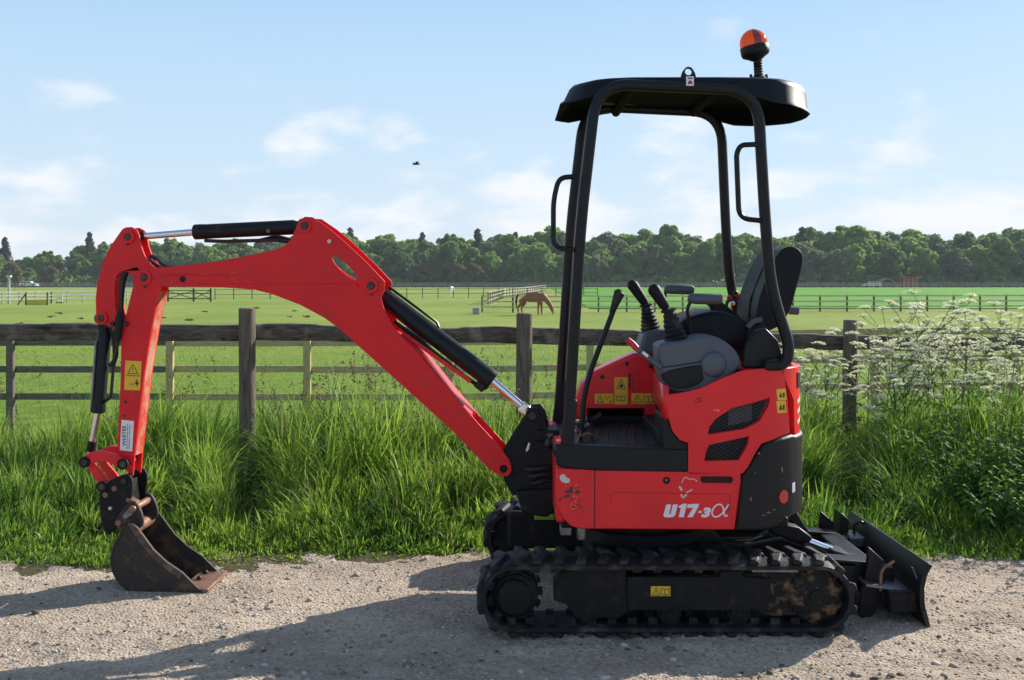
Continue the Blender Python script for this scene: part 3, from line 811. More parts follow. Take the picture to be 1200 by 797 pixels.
def conifer_mesh(name, seed, mats, h=15, w=2.4):
    global rng
    rs = np.random.default_rng(seed); keep = rng; rng = rs; Ps, Ns = [], []
    for k in range(34):
        t = k / 34; z = h * (.12 + .88 * t); L_ = w * (1 - t) ** .85 + .15
        for j in range(7):
            a = rs.uniform(0, 6.28); m = 14; u = rs.random(m) * L_ * rs.uniform(.7, 1.15)
            P = np.stack([u * math.cos(a), u * math.sin(a), z - u * .28 + rs.normal(0, .12, m)], 1); P += rs.normal(0, .14, P.shape); Ps.append(P)
            Ns.append(rs.normal(size=(m, 3)) * .6 + np.array([math.cos(a) * .3, math.sin(a) * .3, .8]))
    P, Nn = np.concatenate(Ps), np.concatenate(Ns); v, f = quads(P, Nn, rs.uniform(.35, .7, len(P)))
    o = np_mesh(name, v, [f], mats, local=True); rng = keep
    return o
def trunk_mesh(seed, h, r):
    bm = bmesh.new(); rs = random.Random(seed)
    tube(bm, [Vector((rs.uniform(-.15, .15) * i / 5, rs.uniform(-.15, .15) * i / 5, h * i / 5 - .3)) for i in range(6)], [r * (1 - .13 * i) for i in range(6)], 8)
    for k in range(5):
        z = h * rs.uniform(.35, .8); a = rs.uniform(0, 6.28); L_ = rs.uniform(1.4, 2.6)
        tube(bm, [Vector((0, 0, z)), Vector((math.cos(a) * L_ * .5, math.sin(a) * L_ * .5, z + L_ * .5)), Vector((math.cos(a) * L_, math.sin(a) * L_, z + L_ * .95))], [r * .4, r * .28, r * .12], 6)
    return bm
GT = 'trees of the far wood'
protos = []
for i, (mi, lab, nm) in enumerate([(0, 'bright green rounded broadleaf tree in the far wood', 'broadleaf_tree'), (1, 'mid green bushy broadleaf tree in the far wood', 'broadleaf_tree'),
        (2, 'dark green dense broadleaf tree in the far wood', 'broadleaf_tree'), (1, 'mid green bushy broadleaf tree in the far wood', 'broadleaf_tree'),
        (5, 'pale grey green broadleaf tree in the far wood', 'broadleaf_tree'), (3, 'low olive brown bushy tree at the edge of the far wood', 'broadleaf_tree'),
        (4, 'dark pointed conifer standing in the far wood', 'conifer_tree'), (4, 'dark pointed conifer standing in the far wood', 'conifer_tree'),
        (0, 'bright green rounded broadleaf tree in the far wood', 'broadleaf_tree')]):
    t = empty(nm, (0, 0, -50)); tag(t, lab, 'tree', GT + ': ' + lab.split(' in ')[0].split(' at ')[0].split(' standing')[0])
    if mi == 4:
        c = conifer_mesh('crown', 40 + i, LM[4], w=3.9 + .7 * (i % 2)); tr = mk('trunk', trunk_mesh(i, 12, .22), M['bark'], t, local=True)
    else:
        c = crown_mesh('crown', 20 + i, LM[mi], w=(5.2, 4.8, 5.6, 4.5, 5.0, 4.4, 0, 0, 4.6)[i], h=(12.5, 13.2, 12.0, 13.5, 12, 7.5, 0, 0, 13.0)[i], nb=64, per=125, lsz=.62)
        tr = mk('trunk', trunk_mesh(i, 9 if mi != 3 else 5, .28), M['bark'], t, local=True)
    c.parent = t; protos.append(t)
first_used = [False] * len(protos)
def plant(k, x, y, s, sz=1.0):
    t = protos[k] if not first_used[k] else copy_tree(protos[k]); first_used[k] = True
    t.location = (x, y, tzf(x, y) - .15); t.rotation_euler = (0, 0, random.uniform(0, 6.28)); t.scale = (s * random.uniform(.85, 1.25), s * random.uniform(.85, 1.25), s * sz)
    return t
def wood_top(px):      # photo row of the wood's skyline
    return float(np.interp(px, [-200, 0, 40, 110, 180, 240, 330, 420, 520, 640, 760, 900, 1000, 1100, 1250, 1500], [300, 302, 297, 287, 284, 280, 276, 272, 277, 270, 271, 272, 271, 270, 271, 270]))
for row, (Y0, stp) in enumerate(((276, 6.6), (287, 6.8), (298, 6.8))):
    x = -166.0
    while x < 170:
        y = Y0 + random.uniform(-3.5, 3.5); px = 600 + x / y * 1200
        hh = (336 - wood_top(px)) / 1200 * 280
        k = random.choices([0, 1, 2, 3, 4, 8], [.26, .22, .16, .14, .11, .11])[0]
        hs = hh * (random.uniform(.58, .92) if row == 0 else random.uniform(.90, 1.08) if row == 1 else random.uniform(.98, 1.12)) / 13.2
        plant(k, x, y, hs * random.uniform(.95, 1.1), random.uniform(.92, 1.05))
        x += stp * random.uniform(.75, 1.25)
for px, top in ((6, 278), (-8, 281), (105, 272), (122, 283), (410, 267), (495, 272), (560, 268), (604, 272), (940, 266), (1190, 269)):
    y = 292 + random.uniform(-3, 8); hgt = (336 - top) / 1200 * y
    plant(6 if random.random() < .5 else 7, (px - 600) / 1200 * y, y, hgt / 15.0)
for px in (500, 538, 556, 15, 60, 590, 1130, 1125, 980, 700):
    y = 270 + random.uniform(-1, 1); plant(5 if px < 650 else 4, (px - 600) / 1200 * y, y, random.uniform(.62, .85))
# undergrowth closing the foot of the wood
us = crown_mesh('undergrowth', 77, LM[2], w=3, h=3, nb=1, per=1)
bpy.data.objects.remove(us)
n_ = 26000
Xu = rng.uniform(-175, 180, n_); Yu = rng.uniform(268, 305, n_); Zu = rng.random(n_) ** 1.2 * (2.4 + 3.2 * (Yu - 268) / 37) * (1 + .5 * nz(Xu, Yu, .22, 8))
v, f = quads(np.stack([Xu, Yu, Zu - .45], 1), rng.normal(size=(n_, 3)) + np.array([0, 0, .4]), rng.uniform(.7, 1.4, n_))
o = np_mesh('undergrowth', v, [f], [LM[2]]); o.data.materials[0] = LM[1]; tag(o, 'dark undergrowth filling the foot of the far wood', 'undergrowth', kind='stuff')

# ================================================================== the excavator
CY = 4.845                         # middle line of the machine
mx = empty('mini_excavator', (.64, CY, 0))
tag(mx, 'red and black tracked mini excavator with roll over canopy standing on the gravel track', 'excavator')
H = Frame(0.0, CY, 0.0)            # house: d is world X
B = Frame(0.05, CY, R(5))          # boom, swung a little away from the eye

def E(fr, outline_px, lt, l0, l1, holes_px=(), bm=None):
    bm = bm or bmesh.new()
    return extrude(bm, fr, fr.out(lt, outline_px), l0, l1, [fr.out(lt, h) for h in holes_px])
def pcirc(px, py, r, n=18): return [(px + r * math.cos(2 * math.pi * i / n), py + r * math.sin(2 * math.pi * i / n)) for i in range(n)]
def lax(fr): return (fr.w(0, 1, 0) - fr.w(0, 0, 0))
def pin_at(fr, px, py, lt, l0, l1, r, parent, name='pin', m='pin', n=20, head=0.0):
    d, z = fr.pix(px, py, lt); bm = bmesh.new()
    prof = [(0, r * .9), (.003, r), (l1 - l0 - .004, r), (l1 - l0, r * .85)]
    lathe(bm, fr.w(d, l0, z), lax(fr), prof, n)
    return mk(name, bm, M[m], parent)
def ring_at(fr, px, py, lt, l0, l1, r, r2, parent, name, m):
    d, z = fr.pix(px, py, lt); bm = bmesh.new(); extrude(bm, fr, circ((d, z), r, 24), l0, l1, [circ((d, z), r2, 24)])
    return mk(name, bm, M[m], parent, bevel=.002)
def bolt_bm(bm, c, ax, r, h): lathe(bm, c, ax, [(0, r), (h * .8, r), (h, r * .7)], 6)

# ---------------------------------------------------------------- crawler tracks
RT, LUG = .142, .020
XL, XR = -.151 + RT + LUG, 1.433 - RT - LUG        # wheel centres
ZC = RT + LUG
def loop_pt(s, off=0.0):
    """point and outward normal along the track loop, s in metres from the left top"""
    L_ = XR - XL; A = math.pi * RT; T = 2 * L_ + 2 * A; s %= T
    if s < L_: return (XL + s, ZC + RT + off), (0, 1)
    s -= L_
    if s < A:
        a = math.pi / 2 - s / RT; return (XR + (RT + off) * math.cos(a), ZC + (RT + off) * math.sin(a)), (math.cos(a), math.sin(a))
    s -= A
    if s < L_: return (XR - s, ZC - RT - off), (0, -1)
    s -= L_
    a = -math.pi / 2 - s / RT
    return (XL + (RT + off) * math.cos(a), ZC + (RT + off) * math.sin(a)), (math.cos(a), math.sin(a))
TLEN = 2 * (XR - XL) + 2 * math.pi * RT
def crawler(l_out, sgn, first):
    """l_out: lateral of the outer face; sgn +1 the viewer's side"""
    l_in = l_out - sgn * .23
    def L(f): return l_out + (l_in - l_out) * f          # f 0 outer .. 1 inner
    n = 110; bm = bmesh.new(); rings = []
    for i in range(n):
        s = TLEN * i / n; (x, z), nn = loop_pt(s); (x2, z2), _ = loop_pt(s, -.022)
        sag = 0
        ring = [H.w(x, L(.0), z - .006 * nn[1]), H.w(x, L(.05), z), H.w(x, L(.95), z), H.w(x, L(1.0), z - .006 * nn[1]), H.w(x2, L(1.0), z2), H.w(x2, L(0.0), z2)]
        rings.append([bm.verts.new(p) for p in ring])
    for i in range(n):
        a, b = rings[i], rings[(i + 1) % n]
        for k in range(6): bm.faces.new([a[k], a[(k + 1) % 6], b[(k + 1) % 6], b[k]])
    belt = mk('crawler_track', bm, M['rubber'], mx, smooth=40)
    # lugs: two staggered rows of chunky bars, one object each
    nl = 38; pitch = TLEN / nl
    for row in (0, 1):
        for i in range(nl):
            s0 = pitch * (i + .5 * row); bm = bmesh.new(); vs0 = []
            f0, f1 = ((.0, .50), (.50, 1.0))[row]
            w0 = .62 * pitch
            grid = []
            for (ff, wid, sh) in ((f0 + (.00 if row == 0 else .0), w0 * (.80 if row == 0 else 1.15), .0), (f1, w0 * (1.15 if row == 0 else .80), .35 * pitch * (1 if row == 0 else -1))):
                q = []
                for (ds, off) in ((-.5, -.003), (-.34, LUG), (.34, LUG), (.5, -.003)):
                    (x, z), nn = loop_pt(s0 + sh + ds * wid, off); q.append(bm.verts.new(H.w(x, L(ff), z)))
                grid.append(q)
            a, b = grid
            for k in range(3): bm.faces.new([a[k], a[k + 1], b[k + 1], b[k]])
            bm.faces.new([a[3], a[0], b[0], b[3]]); bm.faces.new(list(reversed(a))); bm.faces.new(b)
            mk('lug', bm, M['rubber'], belt, bevel=.005, seg=1)
    # guide lugs inside the loop, seen along the lower run
    bm = bmesh.new()
    for i in range(40):
        (x, z), nn = loop_pt(TLEN * i / 40, -.035); a = math.atan2(nn[1], nn[0])
        box(bm, H.w(x, L(.30), z), (.036, .03, .026), Matrix.Rotation(-(a - math.pi / 2), 3, 'Y')); box(bm, H.w(x, L(.70), z), (.036, .03, .026), Matrix.Rotation(-(a - math.pi / 2), 3, 'Y'))
    tag(mk('guide_lug', bm, M['rubber'], belt, smooth=0), kind='stuff')
    ax = Vector((0, -sgn, 0)) * 1.0 if sgn > 0 else Vector((0, 1, 0))
    # drive sprocket and idler
    def wheel(name, x, r, prof, m_):
        bm = bmesh.new(); lathe(bm, H.w(x, L(.80), ZC), ax, prof, 28); return mk(name, bm, M[m_], mx, smooth=30)
    sp = wheel('drive_sprocket', XL, .1, [(0, .10), (.10, .10), (.12, .098), (.125, .088), (.135, .086), (.140, .074), (.168, .072), (.176, .064), (.178, .03), (.179, .02)], 'dirty_black')
    bm = bmesh.new()
    for k in range(13):
        a = 2 * math.pi * k / 13; box(bm, H.w(XL + .103 * math.cos(a), L(.5), ZC + .103 * math.sin(a)), (.03, .05, .022), Matrix.Rotation(-a, 3, 'Y'))
    mk('teeth', bm, M['dirty_black'], sp, smooth=0)
    bm = bmesh.new()
    for k in range(9):
        a = 2 * math.pi * k / 9 + .2; bolt_bm(bm, H.w(XL + .080 * math.cos(a), L(.80) + sgn * .133, ZC + .080 * math.sin(a)), ax, .007, .007)
    mk('bolts', bm, M['dirty_black'], sp, smooth=0)
    wheel('idler_wheel', XR - .005, .1, [(0, .112), (.14, .112), (.146, .10), (.150, .09), (.152, .03), (.160, .028)], 'muddy')
    for px in (690, 787, 870):
        x = H.pix(px, 728, .62)[0]; bm = bmesh.new()
        lathe(bm, H.w(x, L(.75), .083), ax, [(0, .05), (.11, .05), (.115, .040), (.130, .038), (.132, .016), (.138, .014)], 20); mk('track_roller', bm, M['dirty_black'], mx, smooth=30)
    # side frame
    lt = .62
    main = [(735, 679), (900, 677), (935, 668), (962, 667), (982, 678), (986, 698), (976, 716), (950, 726), (900, 727), (888, 719), (735, 719)]
    bm = bmesh.new(); extrude(bm, H, smooth_loop(H.out(lt, main), 1), L(.22), L(.75)); fr_ = mk('track_frame', bm, M['muddy'], mx, bevel=.004)
    bm = bmesh.new(); extrude(bm, H, H.out(lt, [(662, 672), (676, 668), (735, 668), (737, 721), (727, 729), (675, 729), (664, 712), (650, 708), (650, 690)]), L(.17), L(.75)); mk('motor_guard', bm, M['dirty_black'], fr_, bevel=.006)
    bm = bmesh.new(); extrude(bm, H, H.out(lt, [(736, 679), (846, 679), (846, 672), (872, 672), (872, 679), (906, 681), (906, 710), (880, 719), (736, 719)]), L(.15), L(.23)); mk('side_plate', bm, M['dirty_black'], fr_, bevel=.004)
    bm = bmesh.new(); bar(bm, H.w(H.pix(884, 674, lt)[0], L(.3), H.pix(0, 672, lt)[1]), H.w(H.pix(938, 0, lt)[0], L(.3), H.pix(0, 672, lt)[1]), .06, .012); mk('top_guide', bm, M['steel'] if sgn > 0 else M['dirty_black'], fr_)
    # square recess edges of the guard, hole in the plate
    if sgn > 0:
        c = H.pix(799, 695, lt); bm = bmesh.new(); lathe(bm, H.w(c[0], L(.15) - .012, c[1]), ax, [(0, .020), (.0135, .020)], 18); mk('grease_hole', bm, M['recess'], fr_)
        bm = bmesh.new(); extrude(bm, H, H.out(lt, [(764, 690), (787, 690), (787, 701.5), (764, 701.5)]), L(.15), L(.15) + .0015); dc = mk('warning_decal', bm, M['yellow'], fr_)
        decal_symbols(dc, H, lt, L(.15) + .0015, [('tri', 766, 691.5, 774.5, 700.5), ('book', 776, 691.5, 785.5, 700.5)])
    return belt
def strip(bm, fr, lt, l, a, b, w):
    """thin flat printed line between two photo points on the plane"""
    (x0, z0), (x1, z1) = fr.pix(*a, lt), fr.pix(*b, lt); t = Vector((x1 - x0, z1 - z0)); t.normalize(); n = Vector((-t.y, t.x)) * w * .5
    q = [(x0 + n.x, z0 + n.y), (x1 + n.x, z1 + n.y), (x1 - n.x, z1 - n.y), (x0 - n.x, z0 - n.y)]
    extrude(bm, fr, q, l - .0002, l + .0006)
def decal_symbols(parent, fr, lt, l, items, name='symbol', m='ink', w=.0030):
    for kind, x0, y0, x1, y1 in items:
        bm = bmesh.new(); xm, ym = (x0 + x1) / 2, (y0 + y1) / 2
        if kind == 'tri':
            for a, b in (((x0, y1), (xm, y0)), ((xm, y0), (x1, y1)), ((x1, y1), (x0, y1))): strip(bm, fr, lt, l, a, b, w)
            strip(bm, fr, lt, l + .0001, (xm, y0 + (y1 - y0) * .38), (xm, y0 + (y1 - y0) * .68), w * 1.1)
            strip(bm, fr, lt, l + .0001, (xm, y0 + (y1 - y0) * .76), (xm, y0 + (y1 - y0) * .85), w * 1.1)
        elif kind == 'book':
            for a, b in (((x0, y0 + 1), (xm, y0 + 2)), ((xm, y0 + 2), (x1, y0 + 1)), ((x1, y0 + 1), (x1, y1 - 1)), ((x1, y1 - 1), (xm, y1)), ((xm, y1), (x0, y1 - 1)), ((x0, y1 - 1), (x0, y0 + 1)), ((xm, y0 + 2), (xm, y1))): strip(bm, fr, lt, l, a, b, w)
        elif kind == 'person':
            strip(bm, fr, lt, l, (xm, y0 + (y1 - y0) * .3), (xm, y0 + (y1 - y0) * .65), (x1 - x0) / 250 * .8)
            strip(bm, fr, lt, l, (xm - .8, y0 + (y1 - y0) * .6), (xm - .8, y1), w); strip(bm, fr, lt, l, (xm + .9, y0 + (y1 - y0) * .6), (xm + .9, y1), w)
            strip(bm, fr, lt, l + .0001, (xm, y0), (xm, y0 + (y1 - y0) * .22), w * 2)
        elif kind == 'blob':
            extrude(bm, fr, fr.out(lt, smooth_loop([(x0, ym), (xm, y0), (x1, ym), (x1 - 1, y1), (x0 + 1, y1)], 2)), l - .0002, l + .0006)
        elif kind == 'line': strip(bm, fr, lt, l, (x0, y0), (x1, y1), w)
        mk(name, bm, M[m], parent, smooth=0)
crawler(.62, 1, True)
crawler(-.62, -1, False)

# ---------------------------------------------------------------- undercarriage
bm = bmesh.new(); box(bm, H.w(.66, 0, .215), (.62, .86, .15)); mk('undercarriage', bm, M['dirty_black'], mx, bevel=.02)
bm = bmesh.new(); box(bm, H.w(.55, -.37, .21), (1.15, .06, .19)); mk('axle_housing', bm, M['dirty_black'], mx, bevel=.02)
bm = bmesh.new(); lathe(bm, H.w(.60, 0, .28), (0, 0, 1), [(0, .30), (.06, .30), (.07, .27), (.13, .27), (.14, .33), (.16, .33)], 36); mk('slew_ring', bm, M['black_dull'], mx)
bm = bmesh.new(); box(bm, H.w(.70, 0, .435), (.98, .88, .05)); mk('deck', bm, M['black_dull'], mx, bevel=.01)
bm = bmesh.new()
box(bm, H.w(.235, .36, .395), (.05, .10, .05)); box(bm, H.w(.30, .40, .385), (.035, .06, .06)); mk('hose_clamp', bm, M['steel'], mx, bevel=.006)

# ---------------------------------------------------------------- dozer blade
D = H
bl = [(1093, 663), (1087, 674), (1083.5, 690), (1084, 707), (1089, 737), (1085, 737), (1078, 712), (1077.5, 690), (1081, 672), (1088, 660)]
lt = .50
bm = bmesh.new(); extrude(bm, D, D.out(lt, bl), -.50, .50); blade = mk('dozer_blade', bm, M['black'], mx, bevel=.003)
bm = bmesh.new(); extrude(bm, D, D.out(lt, [(1085, 714), (1091, 738), (1086, 738.5), (1080, 716)]), -.505, .505); mk('cutting_edge', bm, M['steel_worn'], blade, bevel=.002)
for l in (.475, -.475):      # end reflectors strips on the back of the blade
    x, z = D.pix(1078, 674, lt)
    bm = bmesh.new(); box(bm, D.w(x - .010, l * .98, z + .0), (.004, .02, .05), Matrix.Rotation(R(-22), 3, 'Y')); mk('edge_decal', bm, M['ink_grey'] if l > 0 else M['white_decal'], blade)
def plate(outl, lt, l0, l1, name, m, parent, bev=.004, fr=None):
    fr = fr or D
    bm = bmesh.new(); extrude(bm, fr, fr.out(lt, outl), l0, l1); return mk(name, bm, M[m], parent, bevel=bev)
# width extension gusset plates either side
plate([(1018, 641), (1036, 657), (1037, 682), (1032, 706), (1022, 722), (1014, 728), (1006, 718), (1010, 690), (1016, 665)], .36, .335, .36, 'gusset_plate', 'black', blade)
plate([(1018, 641), (1036, 657), (1037, 682), (1032, 706), (1022, 722), (1014, 728), (1006, 718), (1010, 690), (1016, 665)], .36, -.36, -.335, 'gusset_plate', 'black', blade)
# two push arms from the undercarriage, cross tie, shelf plate
for l in (.26, -.26):
    bm = bmesh.new(); bar(bm, H.w(.95, l, .20), H.w(1.70, l, .15), .075, .10); a = mk('push_arm', bm, M['black'], blade, bevel=.008)
    bm = bmesh.new(); bar(bm, H.w(1.05, l, .262), H.w(1.60, l, .222), .10, .014); mk('arm_cover', bm, M['black'], a, bevel=.003)
bm = bmesh.new(); box(bm, H.w(1.57, 0, .16), (.10, .60, .13)); mk('cross_tie', bm, M['black'], blade, bevel=.008)
bm = bmesh.new(); box(bm, H.w(1.63, .2, .145), (.20, .44, .012), Matrix.Rotation(R(8), 3, 'Y')); mk('shelf_plate', bm, M['steel'], blade, bevel=.003)
for l, x in ((.42, 1.685), (-.34, 1.66)):
    bm = bmesh.new(); box(bm, H.w(x, l, .095), (.13, .07, .09)); mk('extension_box', bm, M['dirty_black'], blade, bevel=.006)
bm = bmesh.new(); tube(bm, round_path([H.w(1.60, .40, .13), H.w(1.60, .40, .22), H.w(1.66, .40, .26)], .03), .007, 8); mk('locking_pin', bm, M['rusty'], blade)
# upright far bracket with a pin loop
bm = bmesh.new(); extrude(bm, H, H.out(-.30, [(983, 640), (986, 601), (995, 609), (994, 652), (984, 652)]), -.42, -.30); mk('side_bracket', bm, M['black'], blade, bevel=.004)
bm = bmesh.new(); extrude(bm, H, H.out(-.25, [(994, 627), (1014, 627), (1016, 633), (1009, 638), (997, 638), (992, 633)]), -.36, -.2); mk('bracket_foot', bm, M['steel'], blade, bevel=.006)
bm = bmesh.new(); tube(bm, round_path([H.wp(1001, 629, -.28), H.wp(1001, 613, -.28), H.wp(1012, 611, -.28), H.wp(1012, 627, -.28)], .02), .007, 8); mk('pin_loop', bm, M['black'], blade)
# lift cylinder of the blade
cyl = bmesh.new(); tube(cyl, [H.wp(905, 619, .10), H.wp(942, 632, .10)], .034, 18); lc = mk('blade_cylinder', cyl, M['black'], mx)
bm = bmesh.new(); tube(bm, [H.wp(940, 631.5, .10), H.wp(974, 645, .10)], .019, 14); mk('cylinder_rod', bm, M['chrome'], lc)
bm = bmesh.new(); extrude(bm, H, H.out(.1, [(902, 610), (934, 616), (950, 628), (946, 634), (925, 631), (900, 622)]), .06, .14); mk('cylinder_clevis', bm, M['black'], lc, bevel=.008)
bm = bmesh.new(); extrude(bm, H, H.out(.1, [(970, 640), (1000, 648), (1018, 652), (1018, 660), (985, 660), (968, 649)]), .02, .18); mk('blade_lug', bm, M['black'], blade, bevel=.008)
# rear hose guard under the counterweight
bm = bmesh.new(); tube(bm, round_path([H.wp(862, 618, .2), H.wp(890, 606, .2), H.wp(905, 604, .2), H.wp(904, 612, .2), H.wp(880, 618, .2)], .05), .013, 10); mk('guard_loop', bm, M['black'], mx)
bm = bmesh.new(); extrude(bm, H, H.out(-.1, [(918, 594), (926, 590), (935, 606), (943, 618), (936, 622), (920, 606), (900, 612)]), -.25, -.02); mk('hose_guard', bm, M['black_dull'], mx, bevel=.01)
for i in range(3):
    bm = bmesh.new(); tube(bm, round_path([H.wp(830 + 8 * i, 632, .15 - .1 * i), H.wp(870 + 6 * i, 640 - 4 * i, .2 - .1 * i), H.wp(900, 632 - 5 * i, .15 - .1 * i), H.wp(935, 628 - 2 * i, .1 - .08 * i)], .08), .010, 8); mk('hose', bm, M['hose'], mx)

# ---------------------------------------------------------------- house: panels that wrap round the tail
NEAR = .485; RR = .32; XC = .281 * (CY - NEAR + RR) - RR * 1.0387
def wrap(d, l_off):
    """unrolled (distance along the skin, inset) -> world X, lateral"""
    if d <= XC: return d, NEAR - l_off
    a = (d - XC) / RR; amax = math.pi / 2
    if a <= amax: return XC + (RR - l_off) * math.sin(a), NEAR - RR + (RR - l_off) * math.cos(a)
    return XC + RR - l_off, NEAR - RR - (a - amax) * RR
def wrap_pix(px, py):
    lo, hi = 0.0, XC + RR * 1.12; u = (px - 600) / 1200
    for _ in range(50):
        m_ = (lo + hi) / 2; x, l = wrap(m_, 0)
        if x < u * (CY - l): lo = m_
        else: hi = m_
    x, l = wrap(lo, 0); return (lo, EYE - (py - HOR) / 1200 * (CY - l))
def wrap_panel(name, outline_px, holes_px, m, parent, i0=0.0, i1=.02, bevel=.004, extra=None, raw=None):
    """skin panel between inset i0 (outside) and i1 (inside)"""
    out = raw or [wrap_pix(*p) for p in outline_px]
    if extra: out = extra(out)
    hs = [[wrap_pix(*p) for p in h] for h in holes_px]
    F0 = Frame(0, 0, 0); bm = bmesh.new(); extrude(bm, F0, out, -i0, -i1, hs)       # lateral carries the inset
    for k in range(28):
        xx = XC + k * RR * math.pi / 2 / 14
        g = bm.verts[:] + bm.edges[:] + bm.faces[:]
        bmesh.ops.bisect_plane(bm, geom=g, plane_co=(xx, 0, 0), plane_no=(1, 0, 0))
    for v in bm.verts:
        inset = v.co.y; x, l = wrap(v.co.x, inset); p = H.w(x, l, v.co.z); v.co = p
    bmesh.ops.remove_doubles(bm, verts=bm.verts, dist=1e-5)
    return mk(name, bm, M[m], parent, bevel=bevel, smooth=40)

# lower red skirt
sk = [(651, 549), (868, 554), (869, 563), (866, 585), (861, 621), (680, 620), (668, 616), (659, 607), (653, 594), (651, 578)]
skirt = wrap_panel('lower_side_panel', sk, [[(821, 560), (823, 558.6), (857, 559), (859, 560.5), (859, 564.5), (857, 566.3), (823, 566), (821, 564)]], 'red_worn', mx, 0, .03, bevel=.006)
bm = bmesh.new(); extrude(bm, H, H.out(NEAR, [(820, 558), (860, 558.5), (860, 567), (820, 567)]), NEAR - .028, NEAR - .010); mk('handle_recess', bm, M['plastic_dark'], skirt)
def on_panel(name, kind_pts, m, parent, l=NEAR, th=.0012, w=None):
    bm = bmesh.new()
    if w is None: extrude(bm, H, H.out(NEAR, kind_pts), l - .0004, l + th)
    else:
        for a, b in zip(kind_pts, kind_pts[1:]): strip(bm, H, NEAR, l + .0002, a, b, w)
    return mk(name, bm, M[m], parent, smooth=0)
on_panel('panel_seam', [(697, 550), (697, 619)], 'recess', skirt, w=.004)
on_panel('panel_crease_shade', [(716, 589), (716, 579), (719, 577), (852, 579), (856, 582), (853, 600)], 'dark_red', skirt, w=.0028)  # shade of the crease drawn as dark red lines on flat panel
on_panel('key_lock', pcirc(781, 563, 4.3), 'recess', skirt, th=.003)
on_panel('key_slot', pcirc(780.6, 562.6, 1.3), 'steel', skirt, th=.0045)
# scrapes at the front corner and the torn sticker traces
rs_ = random.Random(5)
def scratches(name, x0, y0, x1, y1, n, m, parent, l=NEAR, fr=None, lt=None, w=.0011):
    fr = fr or H; lt = NEAR if lt is None else lt; bm = bmesh.new()
    for i in range(n):
        x, y = rs_.uniform(x0, x1), rs_.uniform(y0, y1); a = rs_.gauss(.1, .5); L_ = rs_.uniform(2, 12)
        strip(bm, fr, lt, l + .0002 + i * .00001, (x, y), (x + L_ * math.cos(a), y + L_ * math.sin(a)), w * rs_.uniform(.6, 1.5))
    return mk(name, bm, M[m], parent, smooth=0)
scratches('scratches', 700, 556, 840, 616, 6, 'scrape', skirt, w=.0008)
scratches('scratches', 660, 556, 690, 605, 14, 'scrape', skirt)
def blobs(name, cx_, cy_, sx, sy, n, smin, smax, m, parent, l=NEAR, slope=0.0, fr=None, lt=None):
    fr = fr or H; lt = NEAR if lt is None else lt
    bm = bmesh.new()
    for i in range(n):
        x, y = cx_ + rs_.gauss(0, sx), cy_ + rs_.gauss(0, sy); x += slope * (y - cy_)
        r_ = rs_.uniform(smin, smax); k = rs_.randint(5, 8); el = rs_.uniform(.35, 1); an = rs_.uniform(-.9, .2)
        pts = []
        for j in range(k):
            a = 2 * math.pi * j / k; rr = r_ * rs_.uniform(.6, 1.2); u_, v_ = rr * math.cos(a) * 1.5, rr * math.sin(a) * el
            pts.append((x + u_ * math.cos(an) - v_ * math.sin(an), y + u_ * math.sin(an) + v_ * math.cos(an)))
        extrude(bm, fr, fr.out(lt, pts), l - .0005, l + .0005 + i * .00001)
    return mk(name, bm, M[m], parent, smooth=0)
blobs('scrape_marks', 669, 577, 4.2, 7, 26, .6, 2.6, 'scrape', skirt, slope=-.25)
blobs('scrape_marks', 677, 592, 2.6, 3, 10, .6, 2.0, 'scrape', skirt)
blobs('paint_chips', 672, 582, 6, 9, 22, .3, .8, 'chip', skirt)
blobs('paint_chips', 770, 575, 60, 20, 14, .12, .3, 'chip', skirt)
on_panel('torn_label', smooth_loop([(656, 557), (661, 555), (664, 560), (668, 561), (667, 566), (660, 566), (656, 562)], 1), 'chip', skirt, th=.001)
on_panel('torn_label', [(799, 566), (801, 561), (804, 559.2), (808, 562), (812, 561), (817, 564)], 'chip', skirt, w=.0034)
on_panel('torn_label', [(796, 570), (799.3, 575)], 'chip', skirt, w=.008)
on_panel('torn_label', [(798, 579.5), (800.5, 583.5), (804.5, 579.5)], 'chip', skirt, w=.008)
on_panel('torn_label', [(804, 577.5), (808, 575.5), (811.3, 573.6)], 'chip', skirt, w=.005)

# lettering
def lettering(s, box_px, lt, l, m, parent, fr=H, name='lettering', shear=.25, bold=.02, rot=0, res=6):
    cu = bpy.data.curves.new('lettering', 'FONT'); cu.body = s; cu.shear = shear; cu.offset = bold; cu.extrude = .01; cu.resolution_u = res
    to = bpy.data.objects.new('lettering', cu); COL.objects.link(to)
    dg = bpy.context.evaluated_depsgraph_get(); dg.update(); me = bpy.data.meshes.new_from_object(to.evaluated_get(dg)); bpy.data.objects.remove(to); bpy.data.curves.remove(cu)
    co = np.array([v.co[:] for v in me.vertices])
    if rot == 90: co = np.stack([-co[:, 1], co[:, 0], co[:, 2]], 1)
    mn, mxx = co.min(0), co.max(0); x0, y0, x1, y1 = box_px
    q = [fr.pix(x0, y1, lt), fr.pix(x1, y1, lt), fr.pix(x1, y0, lt), fr.pix(x0, y0, lt)]
    for v, c_ in zip(me.vertices, co):
        u_, w_ = (c_[0] - mn[0]) / (mxx[0] - mn[0]), (c_[1] - mn[1]) / (mxx[1] - mn[1])
        d = (q[0][0] * (1 - u_) + q[1][0] * u_) * (1 - w_) + (q[3][0] * (1 - u_) + q[2][0] * u_) * w_
        z = (q[0][1] * (1 - u_) + q[1][1] * u_) * (1 - w_) + (q[3][1] * (1 - u_) + q[2][1] * u_) * w_
        v.co = fr.w(d, l + (.0012 if c_[2] > 0 else -.0006), z)
    bm = bmesh.new(); bm.from_mesh(me); bpy.data.meshes.remove(me)
    return mk(name, bm, M[m], parent, smooth=0)
def zz17(pts): return [(760 + x / 10.91, 550 + y / 10.91) for x, y in pts]
